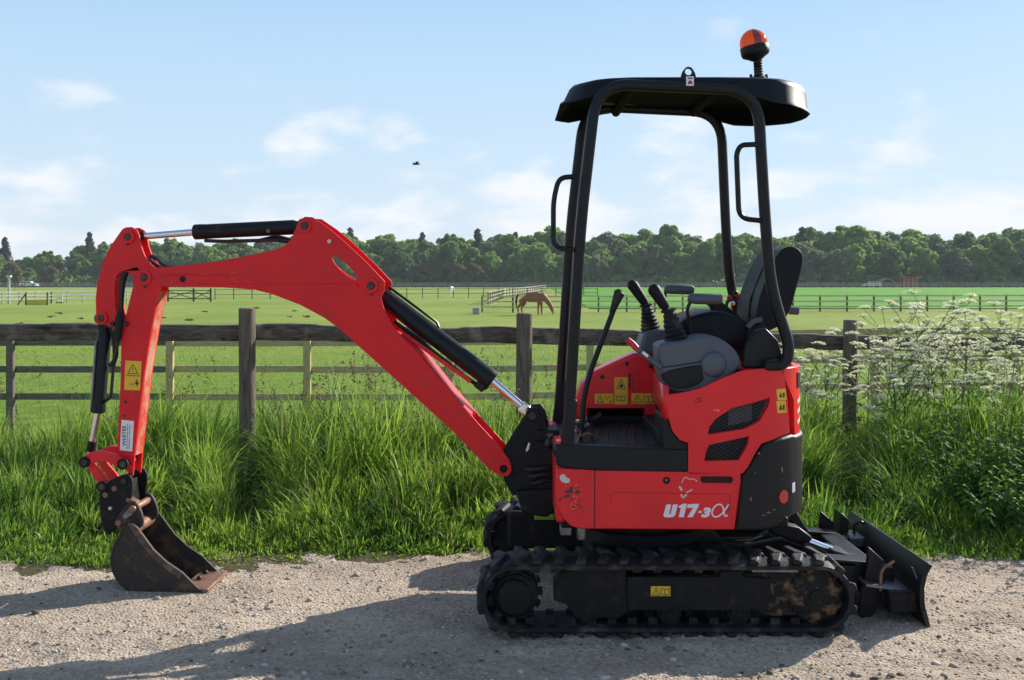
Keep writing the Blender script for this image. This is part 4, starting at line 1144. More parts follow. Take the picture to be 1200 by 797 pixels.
for gl in ([(228, 450), (290, 450), (262, 568), (268, 578), (283, 570), (312, 450), (372, 450), (342, 582), (322, 605), (262, 617), (207, 612), (188, 590)],
           [(385, 470), (440, 440), (490, 440), (450, 612), (385, 612), (414, 487), (383, 492)],
           [(502, 448), (645, 440), (637, 475), (562, 612), (495, 612), (572, 492), (490, 493)],
           [(640, 533), (682, 531), (677, 556), (635, 558)]):
    bm = bmesh.new(); extrude(bm, H, H.out(NEAR, zz17(gl)), NEAR - .0005, NEAR + .0012); mk('lettering', bm, M['silver'], skirt, smooth=0)
lettering("3", (821.5, 594.8, 833.3, 606.4), NEAR, NEAR, 'silver', skirt, bold=.06)
# the alpha drawn as a ribbon
al = [(853.8, 591), (850, 597), (845.5, 602.8), (840.5, 606), (835.8, 605.2), (834, 601.5), (835.4, 596.5), (839, 592), (843.6, 590.6), (847, 593), (848, 598), (848.6, 603), (849.8, 605.6), (852.5, 603.6)]
al = smooth_loop(al, 2, closed=False); bm = bmesh.new()
for i, (a, b) in enumerate(zip(al, al[1:])): strip(bm, H, NEAR, NEAR + .0005 + i * .000004, a, b, .0062)
mk('lettering', bm, M['silver'], skirt, smooth=0)

# floor sill and floor
sill = wrap_panel('floor_sill', [(651, 521), (806, 527), (806, 553.5), (700, 552), (672, 550), (652, 546)], [], 'plastic_dark', mx, -.004, .06, bevel=.008)
zf = H.pix(700, 527, NEAR)[1]
bm = bmesh.new(); box(bm, H.w(.47, .0, zf - .02), (.58, .93, .03)); mk('floor', bm, M['plastic_dark'], mx, bevel=.004)
mat_bm = bmesh.new(); box(mat_bm, H.w(.545, .03, zf + .002), (.36, .80, .008)); fm = mk('floor_mat', mat_bm, M['rubber'], mx, bevel=.003)
for i in range(9):
    bm = bmesh.new(); x = .39 + i * .04
    tube(bm, [H.w(x - .05 + .10 * (t ** 1.6), .41 - .75 * t, zf + .007) for t in np.linspace(0, 1, 8)], .0045, 6); mk('rib', bm, M['rubber'], fm)
# pedals and linkages by the front post
for i, (x, l) in enumerate(((.27, .30), (.33, .18), (.34, -.02), (.42, -.2))):
    bm = bmesh.new(); box(bm, H.w(x, l, zf + .05), (.05, .11, .010), Matrix.Rotation(R(-35), 3, 'Y')); box(bm, H.w(x - .02, l, zf + .02), (.02, .02, .05)); mk('pedal', bm, M['black_dull'] if i else M['steel'], mx, bevel=.003)
bm = bmesh.new(); tube(bm, [H.wp(676, 512, .36), H.wp(690, 508, .3), H.wp(702, 515, .25)], .006, 6); tube(bm, [H.wp(672, 500, .38), H.wp(680, 506, .36), H.wp(676, 520, .38)], .005, 6); mk('linkage', bm, M['rusty'], mx)
bm = bmesh.new(); box(bm, H.w(.52, -.35, zf + .045), (.30, .10, .08)); box(bm, H.w(.68, .1, zf + .03), (.08, .6, .06)); mk('toe_board', bm, M['black_dull'], mx, bevel=.006)

# engine cover (near skin) with two openings
hood_px = [(806.5, 555), (806.5, 519), (797, 516), (788, 505), (783, 488), (781, 463), (800, 460.5), (822, 455), (845, 444), (872, 434), (905, 431), (914, 431), (919, 440), (923, 470), (925.5, 507), (914, 511.5), (892, 520), (884, 533), (876, 548), (870, 555)]
up_m = [(829.5, 509.5), (831, 501), (838, 491.5), (857, 478.5), (902.5, 465.7), (901, 475), (890, 494), (872, 503)]
lo_m = [(825.5, 540.5), (827, 530), (831, 521.5), (878.5, 511), (876, 522), (866, 539.5)]
hood = wrap_panel('engine_cover', hood_px, [up_m, lo_m], 'red_house', mx, 0, .03, bevel=.007)
bm = bmesh.new(); extrude(bm, H, H.out(NEAR, [(822, 545), (822, 505), (850, 474), (906, 460), (906, 505), (872, 545)]), NEAR - .10, NEAR - .05); mk('radiator', bm, M['recess'], hood)
bm = bmesh.new(); extrude(bm, H, H.out(NEAR, [(856, 482), (884, 475), (884, 494), (856, 501)]), NEAR - .048, NEAR - .045); mk('label_plate', bm, M['ink_grey'], hood)
def wire_mesh(poly_px, parent):
    poly = [Vector(p) for p in poly_px]; cen = sum(poly, Vector((0, 0))) / len(poly)
    def clip(a, b):
        t0, t1 = 0, 1; d = b - a
        for i in range(len(poly)):
            p, q = poly[i], poly[(i + 1) % len(poly)]; n = Vector((-(q - p).y, (q - p).x))
            if n.dot(cen - p) < 0: n = -n
            na, nd = n.dot(a - p), n.dot(d)
            if abs(nd) < 1e-9:
                if na < 0: return None
            else:
                t = -na / nd
                if nd > 0: t0 = max(t0, t)
                else: t1 = min(t1, t)
        return (a + d * t0, a + d * t1) if t0 < t1 else None
    bm = bmesh.new()
    for sgn in (1, -1):
        dr = Vector((1, sgn * .58))
        for k in range(-40, 41):
            o = cen + Vector((0, k * 4.4)); c_ = clip(o - dr * 90, o + dr * 90)
            if c_ and (c_[1] - c_[0]).length > 1: strip(bm, H, NEAR, NEAR - .026 + (.0012 if sgn > 0 else 0), c_[0], c_[1], .0032)
    tag(mk('mesh_grille', bm, M['wire'], parent, smooth=0), None)
wire_mesh(up_m, hood); wire_mesh(lo_m, hood)
blobs('paint_chips', 839, 481, 3, 1.5, 8, .3, .9, 'chip', hood)
blobs('paint_chips', 860, 470, 30, 22, 14, .15, .35, 'chip', hood)
bm = bmesh.new()
for a, b in (((816, 468), (822, 466)), ((818, 471), (823, 469.5)), ((814, 472), (817, 471))): strip(bm, H, NEAR, NEAR + .0006, a, b, .004)
mk('ink_scribble', bm, M['ink'], hood, smooth=0)
# yellow labels near the seam of the tail
for a, b in ((455.5, 468.5), (469.5, 483.5)):
    raw = [wrap_pix(909.5, a + .6), wrap_pix(920, a), wrap_pix(921.5, b), wrap_pix(911, b + .6)]
    dc = wrap_panel('warning_decal', None, [], 'yellow', hood, -.0016, .001, bevel=0, raw=raw)
    sy = wrap_panel('symbol', None, [], 'ink', dc, -.0024, -.001, bevel=0, raw=[wrap_pix(912.5, b - 3), wrap_pix(914.6, a + 4), wrap_pix(916.2, b - 3)])
    sy = wrap_panel('symbol', None, [], 'ink', dc, -.0024, -.001, bevel=0, raw=[wrap_pix(917, b - 3), wrap_pix(917, a + 5), wrap_pix(919, a + 4.6), wrap_pix(919.2, b - 3)])
# tail hood on the far side of the seam
zt, zb = wrap_pix(926, 431)[1], wrap_pix(930, 512)[1]
da = wrap_pix(916.5, 440)[0]; db = wrap_pix(929, 500)[0]
tail = wrap_panel('tail_hood', None, [], 'red_house', mx, .0, .03, bevel=.008, raw=[(da + .004, zt), (da + 1.0, zt), (da + 1.0, zb), (db + .020, zb), (db + .011, zb + .16), (da + .020, zt - .05)])
for k in range(3):
    zz_ = zb + .05 + k * .045
    wrap_panel('vent_slot', None, [], 'chip', tail, -.001, .004, bevel=0, raw=[(db + .06, zz_), (db + .20, zz_ + .02), (db + .20, zz_ + .035), (db + .06, zz_ + .016)])
wrap_panel('tail_lamp', None, [], 'plastic_dark', tail, -.004, .004, bevel=.002, raw=[(db + .05, zb + .21), (db + .12, zb + .21), (db + .12, zb + .28), (db + .05, zb + .28)])
# red deck under the seat and body core
top_z = H.pix(880, 432, .4)[1]
bm = bmesh.new(); box(bm, H.w(.99, .0, top_z + .004), (.42, .80, .02)); mk('seat_deck', bm, M['red_house'], mx, bevel=.006)
bm = bmesh.new(); extrude(bm, H, H.out(NEAR, [(812, 560), (812, 524), (800, 508), (792, 470), (846, 452), (880, 440), (905, 438), (905, 600), (812, 610)]), -.44, .36); mk('engine_bay', bm, M['recess'], mx)
# seat base: red front wall curving in from the skin
bm = bmesh.new(); s = H.out(NEAR, [(783, 465), (782, 520), (806, 524), (806, 465)])
prof = [(s[0][0] + .004, NEAR - .004), (s[0][0] - .006, NEAR - .03), (s[0][0] - .004, NEAR - .08), (s[0][0] + .02, .2), (s[0][0] + .05, -.32)]
zt_, zb_ = H.pix(780, 452, NEAR)[1], H.pix(780, 491, NEAR)[1]
cols = [(bm.verts.new(H.w(x, l, zb_)), bm.verts.new(H.w(x, l, zt_))) for x, l in prof] 
for a, b in zip(cols, cols[1:]): bm.faces.new([a[0], b[0], b[1], a[1]])
o = mk('seat_base', bm, M['red_house'], mx, smooth=60); sdm = o.modifiers.new('t', 'SOLIDIFY'); sdm.thickness = .015
bm = bmesh.new(); extrude(bm, H, H.out(NEAR, [(777, 489), (784, 489), (788, 505), (797, 516.5), (807, 520), (807, 530), (777, 530)]), .22, NEAR - .008); mk('kick_panel', bm, M['plastic_dark'], mx, bevel=.006)
# front nose of the house
bm = bmesh.new(); box(bm, H.w(.208, 0, .60), (.04, .93, .32)); mk('front_plate', bm, M['red_worn'], mx, bevel=.012)
# far side console wall, red with decals
LF = -.30
fw = [(669, 492), (674, 470), (682, 450), (695, 436), (712, 428), (736, 417), (743, 414), (790, 414), (790, 492)]
bm = bmesh.new(); extrude(bm, H, H.out(LF, fw), LF - .16, LF); fc = mk('side_console', bm, M['red_house'], mx, bevel=.018, seg=3)
for x, y in ((705.5, 441.5), (734.5, 426), (762, 429)):
    c = H.pix(x, y, LF); bm = bmesh.new(); lathe(bm, H.w(c[0], LF - .002, c[1]), (0, -1, 0), [(0, .011), (.005, .011), (.008, .006)], 12); mk('bolt', bm, M['ink'], fc)
def fdecal(x0, y0, x1, y1, syms, m='yellow'):
    bm = bmesh.new(); extrude(bm, H, H.out(LF, [(x0, y0), (x1, y0), (x1, y1), (x0, y1)]), LF - .0005, LF + .0012); d_ = mk('warning_decal', bm, M[m], fc, smooth=0)
    decal_symbols(d_, H, LF, LF + .0014, syms)
fdecal(697, 461.5, 718.5, 473, [('tri', 699.5, 463.5, 707.5, 471.5), ('line', 709, 465, 712, 469), ('line', 712, 466, 716, 465), ('blob', 714, 469.5, 717.5, 471.5)])
fdecal(720, 442, 735.5, 474, [('tri', 722.5, 445, 733, 455.5), ('blob', 725.5, 450, 730.5, 454), ('book', 722.5, 463, 732.5, 470)])
fdecal(740, 461, 767, 473.5, [('tri', 742, 462.5, 752, 472), ('book', 754.5, 463, 765, 472)])
on = H.out(LF, [(737, 437), (739, 437), (739, 457), (737, 457)]); bm = bmesh.new(); extrude(bm, H, on, LF - .0005, LF + .002); mk('slot', bm, M['ink'], fc, smooth=0)
bm = bmesh.new()
for a, b in (((741, 436), (749, 436)), ((749, 436), (749, 458)), ((749, 458), (741, 458)), ((741, 458), (741, 436)), ((743, 440), (747, 440)), ((745, 443), (745, 455))): strip(bm, H, LF, LF + .0006, a, b, .003)
mk('faded_label', bm, M['dark_red'], fc, smooth=0)

# counterweight: black lower tail wrapping round
cw = [(861.5, 622), (866, 588), (870.5, 557), (877, 549), (886, 534), (894, 521), (915, 512.5), (926.5, 509)]
o0 = [wrap_pix(*p) for p in cw]; e0 = o0[-1]
raw = o0 + [(e0[0] + .025, e0[1] - .006), (e0[0] + .9, e0[1] - .006), (e0[0] + .9, wrap_pix(925, 604)[1]), (wrap_pix(925, 604)[0], wrap_pix(925, 604)[1]), wrap_pix(915, 614), wrap_pix(900, 620)]
cwt = wrap_panel('counterweight', None, [], 'counter', mx, -.012, .05, bevel=.014, raw=raw)
def wrap_disc(cx_, cy_, r, m, name, parent, n=20, i0=-.016):
    c = wrap_pix(cx_, cy_); return wrap_panel(name, None, [], m, parent, i0, -.010, bevel=0, raw=[(c[0] + r * 1.0 * math.cos(2 * math.pi * k / n), c[1] + r * 1.1 * math.sin(2 * math.pi * k / n)) for k in range(n)])
wrap_disc(915.5, 581.5, .026, 'reflector', 'reflector', cwt)
c = wrap_pix(926.5, 571); wrap_panel('white_marker', None, [], 'white_decal', cwt, -.015, -.010, bevel=0, raw=[(c[0] - .01, c[1] - .022), (c[0] + .012, c[1] - .018), (c[0] + .012, c[1] + .022), (c[0] - .01, c[1] + .018)])
for x, y, hx, hy in ((914, 549, .006, .019), (888, 531, .008, .007), (884, 554, .006, .003), (879, 584, .006, .010), (914, 561, .003, .004), (899, 600, .016, .004), (893, 603, .012, .003), (905, 597, .010, .004)):
    c = wrap_pix(x, y); rr_ = [rs_.uniform(.45, 1.1) for _ in range(9)]
    wrap_panel('bare_patch', None, [], 'patch', cwt, -.0130, -.010, bevel=0, raw=[(c[0] + hx * rr_[k] * math.cos(.7 * k), c[1] + hy * rr_[k] * math.sin(.7 * k)) for k in range(9)])
bm = bmesh.new(); extrude(bm, H, H.out(NEAR, [(690, 621), (862, 621), (900, 620), (900, 634), (700, 634)]), -.40, .30); mk('belly_plate', bm, M['black_dull'], mx, bevel=.01)

# ---------------------------------------------------------------- canopy
LN, LFR = .455, -.39
def cpath(pxs, l, rad=.10): return round_path([H.wp(x, y, l) for x, y in pxs], rad, 8)
near_px = [(660.5, 540), (666, 500), (681, 260), (692, 150), (700, 96.5), (760, 95.5), (858, 95.5), (889, 105), (891.5, 160), (897.5, 262), (904, 340), (925, 405), (921, 428), (896, 428)]
xz = [H.pix(x, y, LN) for x, y in near_px]
def arch(l, radb=.20, taper=0.0):
    pts = [H.w(d, l + (-taper if l > 0 else taper) * max(0, (z - 1.2) / 1.1), z) for d, z in xz]
    out = [pts[0], pts[1], pts[2]]
    P = round_path(pts[2:8], radb, 9)
    Q = round_path(pts[7:], .10, 8)
    return round_path(pts[:3], .2, 4)[:-1] + P[:-1] + Q
def arch2(l, taper=0.0):
    pts = [H.w(d, l + (-taper if l > 0 else taper) * max(0, (z - 1.2) / 1.1), z) for d, z in [xz[i] for i in (0, 1, 2, 4, 7, 9, 10, 11, 12, 13)]]
    pts[3] = pts[3].copy(); return round_path(pts, .15, 9)
can = bmesh.new(); tube(can, arch2(LN, .02), .0245, 14); canopy = mk('canopy_frame', can, M['tube'], mx, smooth=50)
bm = bmesh.new(); tube(bm, [p + Vector((0, 0, .03 * max(0, p.z - 1.2) / 1.1)) for p in arch2(LFR, .05)], .0245, 14); mk('far_arch', bm, M['tube'], canopy, smooth=50)
for l in (LN, LFR):
    bm = bmesh.new(); p0, p1 = H.pix(668, 470, l) if l > 0 else xz[1], xz[0]
    a, b = H.w(xz[1][0] + .012, l, xz[1][1] + .12), H.w(xz[0][0] + .006, l, xz[0][1] - .02)
    bar(bm, a, b, .05, .052); mk('post_sleeve', bm, M['tube'], canopy, bevel=.008)
    bm = bmesh.new(); extrude(bm, H, H.out(LN, [(872, 432), (876, 405), (889, 388), (900, 385), (915, 400), (922, 426), (905, 433)]), l - .07, l - .035); mk('post_bracket', bm, M['black'], canopy, bevel=.008)
    # grab handles
    hp = [(676, 207), (655, 208), (648.5, 235), (648.5, 290), (672, 293)]
    bm = bmesh.new(); tube(bm, round_path([H.w(*( (lambda q: (q[0], l, q[1]))(H.pix(x, y, LN)) )) for x, y in hp], .045, 7), .0115, 10)
    if l > 0: mk('grab_handle', bm, M['tube'], canopy)
    else: bm.free()
    hp = [(893, 169), (868, 170), (863, 180), (866, 256), (895, 259)]
    bm = bmesh.new(); tube(bm, round_path([H.w(*( (lambda q: (q[0], l, q[1]))(H.pix(x, y, LN)) )) for x, y in hp], .05, 7), .0115, 10)
    if l > 0: mk('grab_handle', bm, M['tube'], canopy)
    else: bm.free()
for x, z in ((xz[4][0] + .16, xz[4][1]), (xz[7][0] - .14, xz[4][1])):
    bm = bmesh.new(); tube(bm, [H.w(x, LN - .03, z), H.w(x, LFR + .05, z)], .022, 12); mk('cross_tube', bm, M['cross'], canopy)
# lifting eye with its little label
ey = smooth_loop([(798.5, 94), (799, 86), (803, 79), (807.5, 77), (812, 79), (816, 86), (816.5, 94)], 1)
bm = bmesh.new(); extrude(bm, H, H.out(LN, ey), LN - .03, LN - .012, [H.out(LN, pcirc(807.5, 83.3, 4.1))]); le = mk('lifting_eye', bm, M['tube'], canopy, bevel=.002)
bm = bmesh.new(); extrude(bm, H, H.out(LN, [(803, 91), (811.8, 91), (811.8, 101.8), (803, 101.8)]), LN + .022, LN + .0265); sd = mk('lifting_decal', bm, M['white_decal'], canopy)
bm = bmesh.new(); extrude(bm, H, H.out(LN, smooth_loop([(804.6, 101), (805.5, 96.5), (807.5, 95.5), (809.5, 96.5), (810.5, 101), (808, 99)], 1)), LN + .0262, LN + .0272); mk('symbol', bm, M['dark_red'], sd, smooth=0)
bm = bmesh.new(); strip(bm, H, LN, LN + .0268, (804.8, 93.2), (810.2, 93.2), .006); mk('symbol', bm, M['ink_grey'], sd, smooth=0)

# roof: moulded shell, wide at the back, with a flared rim
def roof_shell():
    bm = bmesh.new()
    zt = H.pix(800, 92, .40)[1]; n = 72; rows = []
    def hw(X): return float(np.interp(X, [.2, .225, .26, .31, .40, .94, 1.11, 1.215, 1.295, 1.352, 1.376], [.26, .30, .36, .40, .415, .42, .41, .37, .29, .17, .0]))
    def outline(gx, gs):
        """plan outline grown by gx at the ends, scaled by gs across"""
        pts = []
        xs = [.215, .24, .29, .35, .46, .6, .75, .9, 1.03, 1.13, 1.21, 1.275, 1.32, 1.352, 1.37]
        for X in xs: pts.append((X, hw(X)))
        full = pts + [(X, -l) for X, l in reversed(pts)]
        return [(.80 + (X - .80) * gx, l * gs) for X, l in full]
    def drop(X): return float(np.interp(X, [.22, .30, .42, .55, .85, 1.0, 1.12, 1.37], [.085, .088, .060, .030, .030, .070, .105, .125]))
    specs = [(.60, .55, 0, .006, 0), (.90, .91, 0, .002, .004), (.945, .965, .07, 0, .0), (.968, .982, .28, 0, 0), (.980, .990, .88, 0, 0), (1.0, 1.0, 1.0, 0, 0), (1.002, 1.0, 1.05, 0, 0), (.965, .97, .98, 0, 0), (.93, .95, .6, 0, 0), (.90, .93, .3, 0, 0)]
    layers = []
    for gx, gs, k, lift, _ in specs:
        r = []
        for X, l in outline(gx, gs):
            XX = X if X > .5 else X + (.03 * (1 - k))
            z = zt + lift - drop(X) * k - .012 * max(0, (.45 - X) / .25)
            r.append(bm.verts.new(H.w(XX, l + .03, z + .022 * (.45 - l) / .85)))
        layers.append(r)
    n = len(layers[0])
    for a, b in zip(layers, layers[1:]):
        for k in range(n): bm.faces.new([a[k], a[(k + 1) % n], b[(k + 1) % n], b[k]])
    bm.faces.new(layers[0]); bm.faces.new(list(reversed(layers[-1])))
    bmesh.ops.remove_doubles(bm, verts=bm.verts, dist=1e-4)
    return bm
roof = mk('roof', roof_shell(), M['roof'], mx, smooth=45)
bm = bmesh.new(); box(bm, H.w(.57, -.05, H.pix(740, 112, 0)[1]), (.24, .36, .012)); mk('roof_liner', bm, mat('liner_grey', (.06, .065, .06), .6), roof, bevel=.004)
roof.data.materials.append(mat('roof_underside_shade', (.0035, .0035, .0038), .8, spec=.04))  # darker copy of the roof colour, paints shade onto downward faces
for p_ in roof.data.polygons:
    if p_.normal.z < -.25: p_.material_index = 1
# beacon
bc = H.wp(886, 91, .05); by = Vector((0.09, 0, 1)).normalized(); ax_b = Vector((-.13, 0, 1)).normalized()
bm = bmesh.new(); lathe(bm, bc + Vector((.012, 0, -.02)), (0, 0, 1), [(0, .038), (.02, .034), (.03, .018)], 18); beacon = mk('beacon', bm, M['plastic_dark'], mx)
for s in (-1, 1):
    bm = bmesh.new(); box(bm, bc + Vector((.012 + s * .036, 0, .004)), (.012, .012, .022)); mk('wing_nut', bm, M['plastic_dark'], beacon, bevel=.002)
st = [];
for i in range(13): st.append((i * .0065, .0185 + (.0035 if i % 2 else 0)))
bm = bmesh.new(); lathe(bm, bc + Vector((.012, 0, .008)), Vector((-.06, 0, 1)), st, 16); mk('flexible_stem', bm, M['rubber'], beacon)
b0 = H.wp(887, 69, .05); 
bm = bmesh.new(); lathe(bm, b0 + Vector((0, 0, -.008)), Vector((-.2, 0, 1)), [(0, .022), (.012, .040), (.022, .060), (.032, .066), (.066, .067), (.069, .064)], 28); mk('beacon_base', bm, M['plastic_dark'], beacon, smooth=50)
ax_l = Vector((-.2, 0, 1)).normalized(); l0 = b0 + Vector((0, 0, -.008)) + ax_l * .068
bm = bmesh.new(); lathe(bm, l0, ax_l, [(0, .0635), (.018, .0640), (.036, .0600), (.054, .0505), (.068, .0360), (.077, .019), (.080, .004)], 28); lens = mk('beacon_lens', bm, M['amber'], beacon, smooth=60)
bm = bmesh.new(); n_ = 7
prof = [(.001, .0650), (.018, .0652), (.036, .0612), (.054, .0517), (.068, .0372), (.077, .0200)]
u_ = Vector((0, -1, 0)); u_ = (u_ - ax_l * u_.dot(ax_l)).normalized(); v_ = ax_l.cross(u_)
rows = []
for t, r_ in prof:
    rows.append([bm.verts.new(l0 + ax_l * t + (u_ * math.cos(a) + v_ * math.sin(a)) * r_) for a in np.linspace(-.17, .38, n_)])
for a, b in zip(rows, rows[1:]):
    for k in range(n_ - 1): bm.faces.new([a[k], a[k + 1], b[k + 1], b[k]])
mk('dark_band', bm, M['lamp_dark'], lens, smooth=60)

# ---------------------------------------------------------------- controls and seat
LC = .43
con = smooth_loop([(771, 409), (774, 402), (806, 399), (826, 391.5), (845, 396), (862, 409), (869.5, 423), (866, 433), (850, 446), (836, 455), (800, 462), (784, 458), (775, 445)], 2)
bm = bmesh.new(); extrude(bm, H, H.out(LC, con), LC - .20, LC); cons = mk('control_console', bm, M['plastic'], mx, bevel=.028, seg=4)
bm = bmesh.new()
for a, b in zip([(771.5, 431), (790, 429), (815, 425)], [(790, 429), (815, 425), (823, 423)]): strip(bm, H, LC, LC + .0005, a, b, .006)
mk('console_seam', bm, M['recess'], cons, smooth=0)
lowc = smooth_loop([(773, 436), (822, 426), (822, 432), (826, 448), (800, 457), (786, 454), (777, 446)], 1)
bm = bmesh.new(); extrude(bm, H, H.out(LC, lowc), LC - .01, LC + .004); mk('console_lower', bm, M['plastic_dark'], cons, bevel=.004)
c = H.pix(836, 427, LC); bm = bmesh.new(); lathe(bm, H.w(c[0], LC - .01, c[1]), (0, -1, 0), [(0, .056), (.018, .054), (.026, .046), (.028, .02), (.0285, .001)], 28); mk('hinge_boss', bm, M['plastic'], cons, smooth=50)
bm = bmesh.new(); extrude(bm, H, H.out(LC, [(814, 448), (842, 440), (852, 447), (842, 462), (800, 470), (796, 462)]), LC - .16, LC - .05); mk('console_bracket', bm, M['black_dull'], cons, bevel=.006)
# joysticks with bellows
def joystick(base, top, hb, ht, l, s=1.0):
    b, t = H.wp(*base, l), H.wp(*top, l); ax_ = t - b; Ln = ax_.length; prof = []
    for i in range(15):
        u = i / 14; r_ = (.060 * (1 - u) + .026 * u) * s
        prof.append((u * Ln, r_ * (1.0 if i % 2 == 0 else .84)))
    bm = bmesh.new(); lathe(bm, b, ax_, prof, 20); j = mk('bellows', bm, M['rubber'], cons if l > 0 else fc, smooth=25)
    p, q = H.wp(*hb, l), H.wp(*ht, l)
    bm = bmesh.new(); lathe(bm, t, ax_, [(-.004, .034 * s), (.004, .036 * s), (.008, .030 * s)], 18); mk('collar', bm, M['plastic_dark'], j)
    path = [p.lerp(q, u) for u in (0, .15, .35, .6, .8, .92, 1.0)]
    bm = bmesh.new(); tube(bm, path, [.017, .023, .025, .027, .029, .024, .010], 16); mk('joystick_grip', bm, M['vinyl'], j, smooth=60)
joystick((793, 402), (783.5, 364), (781, 362), (763, 334), .33)
joystick((763, 388), (757, 358), (757, 357), (738, 329), -.36, .95)
bm = bmesh.new(); extrude(bm, H, H.out(-.30, smooth_loop([(748, 416), (752, 392), (762, 386), (790, 386), (806, 398), (806, 416)], 1)), -.47, -.27); mk('control_console', bm, M['plastic'], mx, bevel=.02, seg=3)
# travel lever
bm = bmesh.new(); tube(bm, round_path([H.wp(682, 503, .20), H.wp(683, 472, .20), H.wp(690, 440, .20), H.wp(721, 358, .20)], .10, 6), .0125, 12); lv = mk('travel_lever', bm, M['tube'], mx)
bm = bmesh.new(); tube(bm, [H.wp(717, 367, .20), H.wp(721, 356, .20), H.wp(726, 343, .20), H.wp(727.5, 340, .20)], [.013, .018, .026, .014], 14); mk('lever_knob', bm, M['rubber'], lv)
# red safety lever
bm = bmesh.new(); tube(bm, [H.wp(775, 431, .44), H.wp(762, 421, .42), H.wp(748, 410, .40)], .012, 10); sl = mk('safety_lever', bm, M['plastic'], mx)
bm = bmesh.new(); tube(bm, [H.wp(749, 411.5, .40), H.wp(742, 404, .39), H.wp(735.5, 398, .385)], [.012, .015, .013], 12); mk('lever_grip', bm, M['red_grip'], sl)
bm = bmesh.new(); strip(bm, H, .42, .433, (752.5, 412.5), (759, 417.5), .012); mk('lever_print', bm, M['silver'], sl, smooth=0)
# seat
SB = smooth_loop([(796, 384), (800, 374), (826, 366), (846, 364), (868, 372), (880, 380), (886, 396), (876, 409), (830, 404), (806, 398)], 2)
bm = bmesh.new(); extrude(bm, H, H.out(.22, SB), -.22, .22); seat = mk('seat', bm, M['vinyl'], mx, bevel=.03, seg=4)
bk = smooth_loop([(886, 384), (888, 352), (899, 324), (908, 304), (916, 291), (930, 288), (940, 295), (941, 308), (934, 335), (927, 362), (914, 384), (885, 392)], 2)
bm = bmesh.new(); extrude(bm, H, H.out(.20, bk), -.215, .205)
# front face dished
sb = mk('seat_back', bm, M['vinyl'], seat, bevel=.04, seg=5)
for l in (.06,):
    bm = bmesh.new(); tube(bm, [H.wp(x, y, .20) + Vector((-.004, .205 - l - .0, 0)) for x, y in ((887, 374), (889, 352), (899, 326), (909, 304), (915, 294))], .0045, 6); mk('seam', bm, M['plastic_dark'], sb)
bm = bmesh.new(); extrude(bm, H, H.out(.22, [(828, 404), (880, 404), (880, 425), (846, 432), (826, 428)]), -.18, .18); mk('seat_suspension', bm, M['rubber'], seat, bevel=.01)
bm = bmesh.new(); extrude(bm, H, H.out(.25, [(878, 385), (892, 374), (903, 392), (905, 420), (895, 428), (880, 428), (872, 408)]), .20, .26); mk('seat_belt_reel', bm, M['plastic_dark'], seat, bevel=.012)
bm = bmesh.new(); tube(bm, [H.wp(876, 384, .27), H.wp(883, 377, .27), H.wp(893, 374, .27)], .012, 8); mk('buckle', bm, M['plastic'], seat)
# armrests
def armrest(px0, px1, l, rod):
    a, b = H.wp(*px0, l), H.wp(*px1, l); bm = bmesh.new(); tube(bm, [a, a.lerp(b, .05), a.lerp(b, .2), a.lerp(b, .9), b], [.012, .020, .025, .026, .018], 14)
    ar = mk('armrest', bm, M['plastic'], mx, smooth=60); bm = bmesh.new(); tube(bm, round_path([H.wp(x, y, l) for x, y in rod], .03), .008, 8); mk('armrest_rod', bm, M['tube'], ar)
armrest((806, 350), (846, 350.5), .24, [(810, 352), (805, 362), (811, 396)])
armrest((778.5, 339), (813, 339.5), -.34, [(780, 341), (779, 352), (788, 396)])
bm = bmesh.new(); tube(bm, [H.wp(925, 364, -.1), H.wp(935.5, 364.5, -.1)], .019, 12); mk('rear_rail', bm, M['plastic'], mx)
bm = bmesh.new(); extrude(bm, H, H.out(.05, [(828, 355), (846, 354), (868, 372), (862, 380), (840, 372), (834, 360)]), -.02, .06); mk('belt_bracket', bm, M['plastic_dark'], seat, bevel=.005)
# little valve cluster behind the seat
for i, (x, y, m_) in enumerate(((854, 350, 'red_grip'), (858, 356, 'chrome'), (865, 348, 'red_grip'), (868, 356, 'yellow'), (861, 344, 'ink'))):
    bm = bmesh.new(); c = H.wp(x, y, -.28); lathe(bm, c, (0, -1, .3), [(0, .010), (.02, .013), (.03, .006)], 10); mk('cable_cap', bm, M[m_], mx)
bm = bmesh.new(); tube(bm, round_path([H.wp(850, 364, -.28), H.wp(853, 350, -.28), H.wp(866, 347, -.28), H.wp(871, 362, -.28)], .03), .009, 8); mk('cable', bm, M['hose'], mx)
bm = bmesh.new(); tube(bm, round_path([H.wp(842, 436, .35), H.wp(855, 428, .36), H.wp(868, 430, .35), H.wp(880, 425, .3)], .04), .009, 8); mk('cable', bm, M['red_grip'], mx)

# ---------------------------------------------------------------- swing bracket
lt = .068
br_out = [(586, 533), (603, 505), (617, 484), (619, 478), (632, 477), (637, 484), (641, 500), (641, 521), (650, 529), (650, 575), (640, 584), (600, 580), (590, 562)]
bm = bmesh.new(); extrude(bm, B, B.out(lt, br_out), .045, .068); sw = mk('swing_bracket', bm, M['black_dull'], mx, bevel=.005)
bm = bmesh.new(); extrude(bm, B, B.out(lt, br_out), -.068, -.045); mk('bracket_plate', bm, M['black_dull'], sw, bevel=.005)
bm = bmesh.new(); extrude(bm, B, B.out(lt, [(624, 515), (640, 500), (643, 526), (650, 535), (648, 580), (612, 578), (616, 545)]), -.0449, .0449); mk('bracket_web', bm, M['black_dull'], sw, bevel=.005)
pin_at(B, 624, 487, lt, -.08, .08, .020, sw)
ring_at(B, 624, 487, lt, .068, .078, .034, .021, sw, 'boss', 'black_dull')
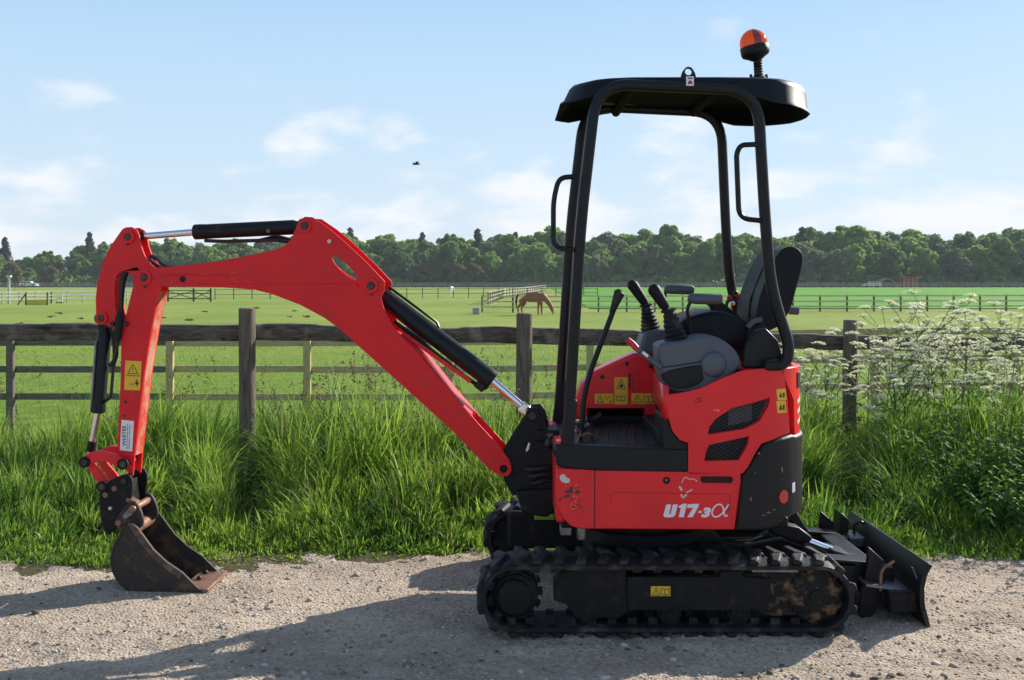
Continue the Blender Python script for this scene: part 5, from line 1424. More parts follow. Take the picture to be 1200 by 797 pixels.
bm = bmesh.new(); lathe(bm, B.w(.10, 0, .50), (0, 0, 1), [(0, .05), (.03, .06), (.22, .06), (.25, .05)], 24); mk('king_post', bm, M['black_dull'], sw)
for z in (.52, .755):
    bm = bmesh.new(); box(bm, H.w(.165, 0, z), (.11, .20, .055)); mk('pivot_lug', bm, M['black_dull'], mx, bevel=.01)
for i, (a, b) in enumerate((((641, 512), (651, 507)), ((640, 519), (651, 515)))):
    bm = bmesh.new(); tube(bm, [B.wp(*a, .09), B.wp(*b, .06)], .016, 10); mk('hose_coupling', bm, M['steel'], sw)
for i in range(3):
    z0 = 548 + i * 9; bm = bmesh.new()
    tube(bm, round_path([B.wp(612 + 4 * i, z0, .05), B.wp(626, z0 + 3 - i, .10), B.wp(640, z0 - 2 * i, .09), B.wp(656, z0 - 4 + 3 * i, .04)], .08), .010, 8); mk('hose', bm, M['hose'], sw)
bm = bmesh.new(); tube(bm, [B.wp(619, 527, .11), B.wp(620, 520, .115), B.wp(617, 529, .12)], .005, 6); mk('grease_tag', bm, M['white_decal'], sw)
bm = bmesh.new(); extrude(bm, H, H.out(.0, [(604, 570), (655, 566), (655, 588), (640, 600), (612, 596)]), -.15, .12); mk('swing_mount', bm, M['black_dull'], mx, bevel=.012)
bm = bmesh.new(); box(bm, H.wp(638, 606, -.2), (.10, .03, .022)); mk('green_strap', bm, mat('strap_green', (.25, .40, .04), .6), mx, bevel=.004)

# ---------------------------------------------------------------- boom
LB = .085
boom_o = [(170, 318), (176, 314), (213, 311.5), (260, 305.5), (303, 297), (321, 293), (333, 288.5), (341, 280.5), (346.5, 267), (350, 259), (357, 254), (366, 254.5), (385, 267.5), (403, 282.5), (430, 308), (451, 330), (450, 341), (446.5, 350), (450, 362), (459, 380), (472, 396), (490, 413.5), (528, 458.5), (560, 496), (586.5, 524.5), (597.5, 540), (599.5, 549), (595, 556.5), (587, 558), (574, 550.5), (556, 532), (534, 508.5), (476, 456), (420, 405.5), (400, 387), (380, 372.5), (351, 357), (318, 344.5), (298, 339.5), (260, 336.8), (220, 336), (190, 335.3), (178, 335.5), (170, 334), (165, 327)]
slot = smooth_loop([(388.5, 300.5), (392, 298.5), (404, 307), (416, 320), (419, 327.5), (415, 328.5), (402, 320), (391, 308)], 1)
slot_far = smooth_loop([(372, 298), (384, 293), (402, 304), (420, 320), (421, 329), (412, 331), (398, 322), (380, 308)], 1)
def boom_plate(l0, l1, nm, parent):
    bm = E(B, boom_o, LB, l0, l1, [slot if l0 > 0 else slot_far, pcirc(214, 327.2, 3.6), pcirc(419, 335.2, 2.4), pcirc(590.5, 549, 4.6)])
    return mk(nm, bm, M['red'], parent, bevel=.003)
boom = boom_plate(LB - .012, LB, 'boom', mx)
boom_plate(-LB, -LB + .012, 'boom_plate', boom)
core_top = [(232, 311.3), (260, 307.3), (303, 299), (325, 294.5), (345, 306), (372, 326), (400, 348), (428, 368), (452, 385), (474, 397.3), (492, 413.0), (528, 457.8), (552, 485.6)]
core_bot = [(552, 527), (534, 506.5), (476, 454), (420, 403.5), (400, 385.2), (380, 370.8), (351, 355), (318, 342.7), (298, 337.7), (260, 335), (232, 334.5)]
bm = E(B, core_top + core_bot, LB, -LB + .0121, LB - .0121); mk('boom_box', bm, M['red'], boom, bevel=.001)
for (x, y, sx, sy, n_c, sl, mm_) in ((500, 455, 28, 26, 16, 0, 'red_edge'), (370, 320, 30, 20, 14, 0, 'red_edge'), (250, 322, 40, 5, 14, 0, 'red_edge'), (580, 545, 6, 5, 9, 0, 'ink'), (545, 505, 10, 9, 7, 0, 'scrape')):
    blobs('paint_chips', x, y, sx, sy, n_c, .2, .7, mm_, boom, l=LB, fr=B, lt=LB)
bm = bmesh.new(); c = B.pix(214, 327.2, LB); lathe(bm, B.w(c[0], LB - .008, c[1]), lax(B), [(0, .0148), (.006, .0148)], 18); mk('bore_shade_disc', bm, M['recess'], boom)  # black disc in the hole stands in for its shaded depth
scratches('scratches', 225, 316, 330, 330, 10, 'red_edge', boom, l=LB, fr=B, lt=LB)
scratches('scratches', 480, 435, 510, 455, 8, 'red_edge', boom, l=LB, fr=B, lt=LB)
# gap hook, orange sticker on the upper face
bm = bmesh.new(); a, b = B.wp(525, 452.5, 0), B.wp(541, 472, 0)
bar(bm, a + Vector((-.002, 0, .006)), b + Vector((-.002, 0, .006)), .10, .002); mk('top_decal', bm, M['yellow'], boom)
for (px, py, r1, r2) in ((357.5, 264.5, .033, .0), (169.5, 325, .036, 0), (590.5, 549, .037, .0)):
    d, z = B.pix(px, py, LB); 
    for l0, l1 in ((LB - .001, LB + .010), (-LB - .010, -LB + .001)):
        bm = bmesh.new(); extrude(bm, B, circ((d, z), r1, 26), l0, l1, [circ((d, z), .019, 26)]); mk('pin_boss', bm, M['red'], boom, bevel=.002)
    pin_at(B, px, py, LB, -LB - .012, LB + (.013 if px < 500 else .002), .0185, boom, m='pin' if px < 500 else 'black_dull')
d, z = B.pix(435, 335, LB)
bm = bmesh.new(); extrude(bm, B, circ((d, z), .036, 26), LB - .001, LB + .010, [circ((d, z), .019, 26)]); mk('pin_boss', bm, M['red'], boom, bevel=.002)
pin_at(B, 435, 335, LB, -LB - .012, LB + .013, .0185, boom, m='pin')
for px, py in ((149 + 21.5, 336.5), (435.5, 345)): pin_at(B, px, py, LB, LB, LB + .010, .007, boom, name='retaining_bolt', m='ink', n=6)
bm = bmesh.new(); c = B.pix(387, 283, LB); lathe(bm, B.w(c[0], LB - .001, c[1]), lax(B), [(0, .007), (.012, .007), (.02, .010)], 10); mk('hose_hook', bm, M['chip'], boom)
# clevis edges at the boom cylinder end on both plates are part of the plates
# arm cylinder
def cyl(p0, p1, p2, rb, rr, parent, nm, fr=B, l=0, gland=True):
    """rod from p0 to p1, barrel from p1 to p2 (photo points in the plane l)"""
    a, b, c = fr.wp(*p0, l), fr.wp(*p1, l), fr.wp(*p2, l); ax_ = (c - b).normalized(); Ln = (c - b).length
    bm = bmesh.new(); lathe(bm, b, ax_, [(-.004, rr * 1.5), (0, rb * .97), (.004, rb * 1.04), (.045, rb * 1.04), (.05, rb), (Ln - .03, rb), (Ln, rb * .7)], 26); q = mk(nm, bm, M['black'], parent, smooth=30)
    bm = bmesh.new(); tube(bm, [a, b + ax_ * .01], rr, 18); mk('cylinder_rod', bm, M['chrome'], q, smooth=60)
    return q, a, b, c
ac, *_ = cyl((168, 277), (228, 272), (351, 266), .036, .0165, boom, 'arm_cylinder') if False else cyl((168, 277), (228, 272), (351, 266), .036, .0165, mx, 'arm_cylinder')
bm = bmesh.new(); lathe(bm, B.wp(357.5, 264.5, 0) + lax(B) * -.03, lax(B), [(0, .035), (.06, .035)], 20); box(bm, B.wp(351, 265.5, 0), (.06, .05, .05)); mk('cylinder_eye', bm, M['black'], ac, bevel=.004)
bm = bmesh.new(); lathe(bm, B.wp(150, 277.6, 0) + lax(B) * -.025, lax(B), [(0, .030), (.05, .030)], 20); box(bm, B.wp(162, 276.6, 0), (.07, .045, .04)); mk('rod_eye', bm, M['black'], ac, bevel=.004)
bm = bmesh.new(); c = B.wp(315, 271, .036); lathe(bm, c, lax(B), [(0, .010), (.012, .010), (.018, .005)], 8); mk('grease_fitting', bm, M['steel'], ac)
bm = bmesh.new(); tube(bm, round_path([B.wp(240, 282, .02), B.wp(262, 283, .02), B.wp(300, 282, .02), B.wp(322, 281, .02), B.wp(340, 284, 0)], .03), .009, 8); mk('hard_line', bm, M['hose'], ac)
bm = bmesh.new(); tube(bm, round_path([B.wp(300, 283, -.02), B.wp(325, 277, -.03), B.wp(342, 282, -.03), B.wp(350, 292, -.03)], .04), .010, 8); mk('hose', bm, M['hose'], ac)
bm = bmesh.new(); tube(bm, round_path([B.wp(176, 300, .02), B.wp(184, 303, .03), B.wp(192, 311, .03), B.wp(206, 315, 0)], .03), .010, 8); tube(bm, round_path([B.wp(176, 304, -.03), B.wp(180, 309, -.03), B.wp(190, 315, -.03)], .03), .010, 8); mk('hose', bm, M['hose'], boom)
# boom cylinder
bcyl, *_ = cyl((614, 478), (577, 446), (444, 344), .0445, .0185, mx, 'boom_cylinder')
bm = bmesh.new(); lathe(bm, B.wp(435, 335, 0) + lax(B) * -.035, lax(B), [(0, .036), (.07, .036)], 20); mk('cylinder_eye', bm, M['black'], bcyl)
bm = bmesh.new(); lathe(bm, B.wp(623, 486, 0) + lax(B) * -.04, lax(B), [(0, .032), (.08, .032)], 20); box(bm, B.wp(615, 479, 0), (.05, .06, .05), Matrix.Rotation(R(40), 3, 'Y')); mk('rod_eye', bm, M['chrome'], bcyl, bevel=.006)
for k, off in enumerate((0, .03)):
    bm = bmesh.new(); up = Vector((.0, 0, 1)); a, b = B.wp(456, 336.5, -.01 - off), B.wp(512, 378, -.01 - off); tube(bm, [a, a.lerp(b, .5), b, b + Vector((.012, 0, -.03))], .0065, 8); mk('hard_line', bm, M['tube'], bcyl)
bm = bmesh.new(); tube(bm, round_path([B.wp(462, 377, .0), B.wp(490, 398, .0), B.wp(540, 438, 0), B.wp(566, 456, 0), B.wp(572, 452, 0)], .02), .010, 8); mk('hard_line', bm, M['tube'], bcyl)
bm = bmesh.new(); bar(bm, B.wp(472, 390, .0), B.wp(552, 447, .0), .03, .02); mk('guard_strip', bm, M['red_worn'], bcyl, bevel=.003)
bm = bmesh.new(); box(bm, B.wp(563, 452, .0), (.05, .05, .04), Matrix.Rotation(R(38), 3, 'Y')); mk('port_block', bm, M['black'], bcyl, bevel=.005)

# ---------------------------------------------------------------- arm (dipper)
LA = .048
arm_o = [(143, 269), (147, 266.5), (154, 266), (160, 269.5), (163, 276), (165, 288), (169, 299), (176, 309), (184, 316), (187, 326), (188, 338), (184, 352), (178, 382), (172.5, 415), (168.5, 440), (157.5, 534), (155.5, 558), (147, 551), (137.5, 525), (141.5, 440), (142, 400), (139, 390), (132, 383.5), (117.5, 379.5), (113.5, 374), (112.5, 366), (112, 350), (114, 333), (120, 308), (130, 287.5)]
aslot = smooth_loop([(142.5, 317.5), (150, 318.5), (156, 325), (156.5, 333), (153, 347), (148, 368), (144, 377), (141.5, 377), (136.5, 368), (134, 350), (134.5, 332), (137, 322)], 1)
bm = E(B, arm_o, LA, LA - .012, LA, [aslot]); arm = mk('dipper_arm', bm, M['red'], mx, bevel=.003)
bm = E(B, arm_o, LA, -LA, -LA + .012, [aslot]); mk('arm_plate', bm, M['red'], arm, bevel=.003)
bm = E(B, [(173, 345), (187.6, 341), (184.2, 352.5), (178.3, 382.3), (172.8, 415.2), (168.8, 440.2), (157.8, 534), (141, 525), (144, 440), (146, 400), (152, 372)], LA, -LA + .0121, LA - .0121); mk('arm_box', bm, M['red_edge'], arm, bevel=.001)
for px, py, r1 in ((150.5, 277.6, .033), (119.5, 373, .031)):
    d, z = B.pix(px, py, LA)
    bm = bmesh.new(); extrude(bm, B, circ((d, z), r1, 26), LA - .001, LA + .012, [circ((d, z), .018, 26)]); mk('pin_boss', bm, M['red'], arm, bevel=.002)
    pin_at(B, px, py, LA, -LA - .01, LA + .014, .0175, arm)
pin_at(B, 149.5, 286, LA, LA, LA + .010, .007, arm, name='retaining_bolt', m='ink', n=6)
pin_at(B, 147, 471, LA, LA - .006, LA + .002, .008, arm, name='retaining_bolt', m='ink', n=10); pin_at(B, 146, 487, LA, LA - .006, LA + .002, .007, arm, name='retaining_bolt', m='ink', n=10)
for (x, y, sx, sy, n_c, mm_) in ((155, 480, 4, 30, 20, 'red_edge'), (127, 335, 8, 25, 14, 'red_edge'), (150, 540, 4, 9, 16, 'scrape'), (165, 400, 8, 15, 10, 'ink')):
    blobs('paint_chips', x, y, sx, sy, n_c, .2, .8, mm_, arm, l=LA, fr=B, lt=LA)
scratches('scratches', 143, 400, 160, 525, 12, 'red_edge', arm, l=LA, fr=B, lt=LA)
scratches('scratches', 122, 300, 134, 365, 8, 'scrape', arm, l=LA, fr=B, lt=LA)
# decals on the arm
def adecal(pts, m, nm): 
    bm = bmesh.new(); extrude(bm, B, B.out(LA, pts), LA - .0005, LA + .0012); return mk(nm, bm, M[m], arm, smooth=0)
dc = adecal([(147, 422.6), (166, 423.5), (164.2, 457.5), (145.6, 457)], 'yellow', 'warning_decal')
decal_symbols(dc, B, LA, LA + .0014, [('tri', 149.5, 427, 162, 438), ('person', 158, 445, 163, 453), ('line', 152.5, 450, 157, 450), ('line', 147, 440.2, 164.5, 440.6)], w=.0032)
ws = adecal([(142.5, 492), (157, 493.5), (155, 529), (140.6, 527.5)], 'white_decal', 'white_sticker')
lettering("WHITES", (143.4, 499, 147.8, 523), LA, LA + .0006, 'ink_grey', ws, fr=B, shear=0, bold=.03, rot=90)
bm = bmesh.new(); q = random.Random(3)
for x, y0, y1 in ((150, 497, 526), (152.6, 498.5, 524.5)):
    y = y0
    while y < y1:
        L_ = q.uniform(1.0, 2.2); strip(bm, B, LA, LA + .0016, (x - (y - 495) * .04, y), (x - (y - 495) * .04, y + L_), .0038); y += L_ + q.uniform(.5, 1.2)
mk('small_print', bm, M['ink_grey'], ws, smooth=0)
# hoses through the slot, swivel
for k, (l, r_) in enumerate(((.02, .011), (-.005, .011), (.03, .010), (-.03, .011))):
    bm = bmesh.new(); tube(bm, round_path([B.wp(176, 309, l), B.wp(160, 306, l), B.wp(146 - k * 1.2, 322, l), B.wp(143 - k * .5, 345, l), B.wp(141.5, 372, l)], .06, 6), r_, 8); mk('hose', bm, M['hose'], arm)
bm = bmesh.new(); tube(bm, [B.wp(140.5, 366, LA + .012), B.wp(140, 372, LA + .016), B.wp(138.5, 392, LA + .014), B.wp(137.5, 400, LA + .012)], [.014, .019, .018, .011], 14); hs = mk('hose_joint', bm, M['plastic_dark'], arm)
for px in (132.5, 148):
    bm = bmesh.new(); c = B.wp(px, 379.5, LA + .004); lathe(bm, c, lax(B), [(0, .012), (.014, .012), (.018, .008)], 8); mk('clamp_bolt', bm, M['ink'], hs)
bm = bmesh.new(); tube(bm, round_path([B.wp(138, 398, LA + .01), B.wp(136.5, 412, LA + .0), B.wp(133, 424, .03), B.wp(128, 428, .02)], .04), .009, 8); mk('hose', bm, M['hose'], hs)
bm = bmesh.new(); tube(bm, round_path([B.wp(132, 388, .0), B.wp(136, 398, .0), B.wp(137.5, 416, 0), B.wp(133, 428, 0), B.wp(131.5, 448, 0), B.wp(130, 465, 0), B.wp(124, 470, 0)], .04), .008, 8); mk('hose', bm, M['hose'], arm)
bm = bmesh.new(); tube(bm, round_path([B.wp(128, 384, .0), B.wp(133, 396, .0), B.wp(134, 420, 0), B.wp(131, 430, 0)], .04), .008, 8); mk('hose', bm, M['hose'], arm)
# bucket cylinder
kc, *_ = cyl((105.5, 530), (114.5, 483), (123, 384), .034, .0155, mx, 'bucket_cylinder')
bm = bmesh.new(); lathe(bm, B.wp(119.5, 373, 0) + lax(B) * -.025, lax(B), [(0, .030), (.05, .030)], 18); box(bm, B.wp(121.5, 382, 0), (.045, .04, .05)); mk('cylinder_eye', bm, M['black'], kc, bevel=.004)
bm = bmesh.new(); tube(bm, [B.wp(108.5, 517, 0), B.wp(106, 529, 0)], .021, 12); mk('rod_eye', bm, M['black_dull'], kc)
bm = bmesh.new(); tube(bm, [B.wp(112.5, 400, .034), B.wp(107.5, 470, .034)], .006, 8); mk('hard_line', bm, M['steel'], kc)
# bucket linkage
LK = .085
lk = smooth_loop([(96, 541), (99, 533), (112, 528), (128, 530), (144, 537), (150, 543), (147, 550), (138, 549), (126, 541), (113, 541), (103, 548)], 2)
lk2 = smooth_loop([(97, 545), (104, 540), (113, 552), (122, 562), (128, 572), (119, 578), (108, 562)], 2)
link = None
for l0, l1 in ((LK - .02, LK), (-LK, -LK + .02)):
    bm = bmesh.new(); extrude(bm, B, B.out(LK, lk), l0, l1); o = mk('bucket_link' if link is None else 'far_link', bm, M['red_worn'], link or mx, bevel=.004); link = link or o
    bm = bmesh.new(); extrude(bm, B, B.out(LK, lk2), l0 - .022 if l0 > 0 else l0 + .022, l1 - .022 if l0 > 0 else l1 + .022); mk('lower_link', bm, M['red_worn'], link, bevel=.004)
for px, py in ((99.6, 541.6), (144.5, 543.5), (120.5, 570)):
    pin_at(B, px, py, LK, -LK - .012, LK + .014, .017, link, m='pin')
    ring_at(B, px, py, LK, LK, LK + .010, .027, .017, link, 'pin_collar', 'dirty_black')
# coupler
LH = .09
cp = smooth_loop([(117, 573), (130, 562), (146, 555), (154, 559), (155, 572), (152, 590), (144, 604), (134, 622), (124, 628), (118, 610), (116, 590)], 1)
bm = bmesh.new(); extrude(bm, B, B.out(LH, cp), LH - .02, LH); coup = mk('coupler', bm, M['dirty_black'], mx, bevel=.004)
bm = bmesh.new(); extrude(bm, B, B.out(LH, cp), -LH, -LH + .02); mk('coupler_plate', bm, M['dirty_black'], coup, bevel=.004)
bm = bmesh.new(); extrude(bm, B, B.out(LH, [(122, 575), (146, 565), (148, 590), (136, 616), (124, 618)]), -LH + .0201, LH - .0201); mk('coupler_body', bm, M['dirty_black'], coup, bevel=.004)
for px, py, m_ in ((145, 564, 'pin'), (134.5, 572.5, 'rusty'), (124, 580, 'rusty'), (129.5, 595.5, 'chip')): pin_at(B, px, py, LH, LH - .002, LH + .008, .014 if m_ != 'chip' else .009, coup, m=m_)

# ---------------------------------------------------------------- bucket
K = Frame(B.wp(190, 690, 0).x, B.wp(190, 690, 0).y, R(1)); LW = .15
side = [(146, 616), (150, 613.5), (156, 614), (161, 618), (169, 629), (180, 644), (195, 658), (214, 671), (224, 681), (233, 690), (240, 695.5), (219, 696), (190, 695.5), (160, 694), (147, 689), (138, 680), (132.5, 668), (131, 655), (135.5, 640), (143, 628)]
def side_plate(l0, l1, nm, parent):
    bm = bmesh.new(); extrude(bm, K, K.out(LW, side), l0, l1); return mk(nm, bm, M['steel_worn'], parent, bevel=.002)
bucket = side_plate(LW - .012, LW, 'bucket', mx); side_plate(-LW, -LW + .012, 'bucket_side', bucket)
# curved back shell
q = K.out(LW, smooth_loop([(146, 617), (142, 629), (134.5, 641), (131, 656), (133, 668.5), (138.5, 680), (147.5, 688.8), (160, 693.5), (190, 695.2), (219, 695.6), (239, 695.4)], 2, closed=False))
bm = bmesh.new(); rows = [[bm.verts.new(K.w(d, l, z)) for l in (-LW + .004, 0, LW - .004)] for d, z in q]
for a, b in zip(rows, rows[1:]):
    for k in range(2): bm.faces.new([a[k], a[k + 1], b[k + 1], b[k]])
o = mk('bucket_shell', bm, M['steel_worn'], bucket, smooth=60); sdm = o.modifiers.new('t', 'SOLIDIFY'); sdm.thickness = .012; sdm.offset = 1
# wear edge on the near side, cutting lip with bolts
bm = bmesh.new(); extrude(bm, K, K.out(LW, [(214, 671), (224, 681), (240, 695.5), (216, 696), (205, 688)]), LW, LW + .008); mk('side_cutter', bm, M['steel_worn'], bucket, bevel=.002)
bm = bmesh.new(); extrude(bm, K, K.out(LW, [(150, 613.5), (156, 614), (161, 618), (169, 629), (180, 644), (195, 658), (214, 671), (224, 681), (233, 690), (227, 691), (210, 678), (191, 664), (175, 649), (163, 634), (155, 622)]), LW - .001, LW + .006); mk('edge_band', bm, M['band'], bucket, bevel=.002)
z0 = K.pix(219, 694.5, LW); z1 = K.pix(243, 696.5, LW)
bm = bmesh.new(); bar(bm, K.w(z0[0] - .03, 0, z0[1] + .012), K.w(z1[0] + .004, 0, .010), LW * 2 + .012, .016); lip = mk('cutting_lip', bm, M['rusty'], bucket, bevel=.003)
for l in (-.10, 0.0, .10):
    bm = bmesh.new(); lathe(bm, K.w(z0[0] + .01, l, z0[1] + .016), (.1, 0, 1), [(0, .014), (.014, .013), (.02, .006)], 8); mk('lip_bolt', bm, M['ink'], lip)
# hanger ears with pins and tube
for l0, l1 in ((.085, .105), (-.105, -.085)):
    bm = bmesh.new(); extrude(bm, K, K.out(.105, smooth_loop([(134, 612), (141, 600), (148, 590), (156, 587), (162, 592), (167, 605), (168, 616), (160, 622), (146, 626)], 1)), l0, l1); mk('hanger_ear', bm, M['steel_worn'], bucket, bevel=.003)
for px, py, r_ in ((139.5, 612.5, .016), (156, 596, .017)): pin_at(K, px, py, .105, -.12, .12, r_, bucket, m='rusty')
bm = bmesh.new(); c = K.wp(164, 615, 0); tube(bm, [c + lax(K) * -(LW - .01), c + lax(K) * (LW - .01)], .030, 18); mk('torque_tube', bm, M['rusty'], bucket)
bm = bmesh.new(); extrude(bm, K, K.out(.105, [(144, 604), (152, 595), (157, 597), (156, 603), (147, 609)]), .105, .114); mk('ear_patch', bm, M['steel'], bucket, bevel=.003)
bm = bmesh.new(); bar(bm, K.wp(150, 584, .06), K.wp(162, 590, .06), .05, .02); mk('latch', bm, M['rusty'], coup, bevel=.004)

# ================================================================== verge grass, flowers, nettles
def grass_mat(name, col, tr=.45):
    return mat(name, col, .55, spec=.3, var=.22, vscale=2.5, trans=tr, tcol=[min(1, c * 1.25) for c in col])
GM = [grass_mat('grass_mid', (.155, .275, .026)), grass_mat('grass_light', (.265, .395, .050)), grass_mat('grass_deep', (.065, .150, .016)), grass_mat('grass_straw', (.32, .29, .13), .3)]
def blades(X, Y, Z, h, w, leanx, leany, droop, mi, name, mats, label, cat):
    n = len(X); ts = np.array([0, .38, .72, 1.0]); P = []
    a = rng.uniform(0, 6.28, n); wx, wy = np.cos(a), np.sin(a)
    V = np.empty((n, 7, 3))
    for k, t in enumerate(ts):
        cx_ = X + leanx * h * t ** 1.8; cy_ = Y + leany * h * t ** 1.8; cz_ = Z + h * (t - droop * t ** 2.6)
        ww = w * (.75, 1.0, .62, 0)[k] * .5
        if k < 3:
            V[:, 2 * k] = np.stack([cx_ - wx * ww, cy_ - wy * ww, cz_], 1); V[:, 2 * k + 1] = np.stack([cx_ + wx * ww, cy_ + wy * ww, cz_], 1)
        else: V[:, 6] = np.stack([cx_, cy_, cz_], 1)
    i0 = np.arange(n) * 7
    q1 = np.stack([i0, i0 + 1, i0 + 3, i0 + 2], 1); q2 = np.stack([i0 + 2, i0 + 3, i0 + 5, i0 + 4], 1); t3 = np.stack([i0 + 4, i0 + 5, i0 + 6], 1)
    o = np_mesh(name, V.reshape(-1, 3), [q1, q2, t3], mats, mat_idx=np.concatenate([mi, mi, mi]))
    return tag(o, label, cat, kind='stuff') if label else o
def ground_z(X, Y): return tz(X, Y)
def verge_h(X, Y):
    h = np.interp(Y, [5.50, 5.70, 5.9, 6.2, 6.6, 7.1, 7.9, 8.5, 9.3, 10.5], [.07, .13, .22, .38, .54, .66, .62, .50, .30, .12])
    big = nz(X, Y, .75, 21) + .6 * nz(X, Y, 2.1, 22)
    h = h * (1 + .80 * big)
    h = h * (1 + .22 * sm(2.2, 3.2, X) * (Y > 6.6))
    for fx_, fy_, k_ in ((-1.975, 7.65, .80), (2.88, 8.75, .60)):      # trodden short in front of the posts
        h = h * (1 - k_ * np.exp(-(((X / Y - fx_ / fy_) * 7.2) / .17) ** 2) * (Y < fy_ + .05) * (Y > 5.9))
    h = h * (1 + .55 * nz(X, Y, 3.4, 23))
    return np.clip(h, .04, .95)
ntuft = 4500
ty_ = 5.60 + 4.2 * rng.random(ntuft) ** 1.35; ty_ = np.where(rng.random(ntuft) < .14, 5.62 + .30 * rng.random(ntuft), ty_); tx_ = rng.uniform(-.74, .74, ntuft) * ty_
ty_ = ty_ + .22 * nz(tx_, tx_ * 0, .9, 5) + .12 * nz(tx_, tx_ * 0, 3.1, 6) - .16
per = 34
X = np.repeat(tx_, per); Y = np.repeat(ty_, per); n = len(X)
tang = np.repeat(9 * nz(tx_, ty_, 1.1, 24) + rng.normal(0, .7, ntuft), per); tl = np.repeat(rng.uniform(0, .45, ntuft), per)
sp_ = np.repeat(rng.uniform(.03, .13, ntuft), per); ra = rng.uniform(0, 6.28, n); rr = np.sqrt(rng.random(n)) * sp_
X = X + rr * np.cos(ra); Y = Y + rr * np.sin(ra)
th = np.repeat(rng.uniform(.72, 1.2, ntuft), per)
h = verge_h(X, Y) * th * rng.uniform(.45, 1.12, n)
outw = rr / sp_
lx = np.cos(ra) * outw * .38 + np.cos(tang) * tl + rng.normal(0, .16, n); ly = np.sin(ra) * outw * .38 + np.sin(tang) * tl + rng.normal(0, .16, n)
lean = np.hypot(lx, ly); droop = np.clip(.10 + .55 * lean + rng.normal(0, .10, n), 0, .75)
hue = nz(X, Y, 1.4, 31) + np.repeat(rng.normal(0, .22, ntuft), per) + rng.normal(0, .20, n)
mi = np.where(hue > .05, 1, np.where(hue < -.22, 2, 0)); mi = np.where(rng.random(n) < .05, 3, mi)
blades(X, Y, ground_z(X, Y) - .02, h, rng.uniform(.006, .0145, n), lx, ly, droop, mi, 'verge_grass', GM, 'tall unmown green grass growing along the verge under the front fence', 'grass')
n = 52000
Y = 5.72 + 3.0 * rng.random(n) ** 1.1; X = rng.uniform(-.74, .74, n) * Y
hh = verge_h(X, Y) * rng.uniform(.25, .60, n)
mi = np.where(rng.random(n) < .16, 3, 2)
blades(X, Y, ground_z(X, Y) - .02, hh, rng.uniform(.008, .018, n), rng.normal(0, .5, n), rng.normal(0, .5, n), np.full(n, .35), mi, 'verge_thatch_shade', [GM[0], GM[1], mat('grass_base_shade', (.040, .085, .014), .8, var=.3, vscale=3, trans=.15), mat('dead_grass', (.20, .16, .08), .85, var=.3, vscale=3, trans=.15)], 'low growth coloured dark as shade with dead thatch at the foot of the verge grass', 'grass')  # dark green blades paint the shade low in the grass; straw ones are thatch
# flowering grass stems with seed heads
n = 240
Y = rng.uniform(6.3, 8.8, n); X = rng.uniform(-.56, .56, n) * Y; X = np.where(rng.random(n) < .55, rng.normal(-.80, .40, n), X)
h = rng.uniform(.60, .98, n); z0 = ground_z(X, Y)
lx, ly = rng.normal(0, .18, n), rng.normal(0, .12, n); dr = np.full(n, .05)
Vv, Ff, Mi = [], [], []
bm_s = blades(X, Y, z0, h, np.full(n, .0035), lx, ly, dr, np.full(n, 0), 'seed_grass', [GM[0], mat('seed_heads', (.15, .10, .07), .8, var=.4, vscale=6, trans=.25)], None, None)
tipx, tipy, tipz = X + lx * h, Y + ly * h, z0 + h * .95
m = 16; u = rng.random((n, m)) * .13
P = np.stack([tipx[:, None] - lx[:, None] * u * 1.6 + rng.normal(0, .007, (n, m)), tipy[:, None] - ly[:, None] * u * 1.6 + rng.normal(0, .007, (n, m)), tipz[:, None] - u], -1).reshape(-1, 3)
v, f = quads(P, rng.normal(size=P.shape), np.full(len(P), .0105), 2.0)
sh = np_mesh('seed_grass_heads', v, [f], [bpy.data.materials['seed_heads']])
ob = bpy.data.objects['seed_grass']
bm = bmesh.new(); bm.from_mesh(ob.data); k0 = len(bm.faces); bm.from_mesh(sh.data); bm.faces.ensure_lookup_table()
for fc_ in bm.faces[k0:]: fc_.material_index = 1
bm.to_mesh(ob.data); bm.free(); bpy.data.objects.remove(sh)
tag(ob, 'thin flowering grass stems with brown seed heads rising out of the verge', 'grass', kind='stuff')
# short pasture sward
n = 52000
Y = 8.8 + 34 * rng.random(n) ** 2.4; X = rng.uniform(-.57, .57, n) * Y; sc = np.clip(Y / 14, .8, 2.6)
hue = nz(X, Y, .8, 33) + rng.normal(0, .25, n); mi = np.where(hue > .12, 1, np.where(hue < -.3, 2, 0)); mi = np.where(rng.random(n) < .16, 3, mi)
hh = rng.uniform(.035, .10, n) * (1 + .9 * np.clip(nz(X, Y, .6, 34), -.4, 1)) * np.interp(Y, [8.8, 10, 13, 40], [2.6, 1.5, 1.0, 1.1])
blades(X, Y, ground_z(X, Y) - .01, hh, .009 * sc, rng.normal(0, .4, n), rng.normal(0, .4, n), np.full(n, .2), mi, 'pasture_grass', GM, 'short grazed grass of the pasture behind the fence', 'grass')

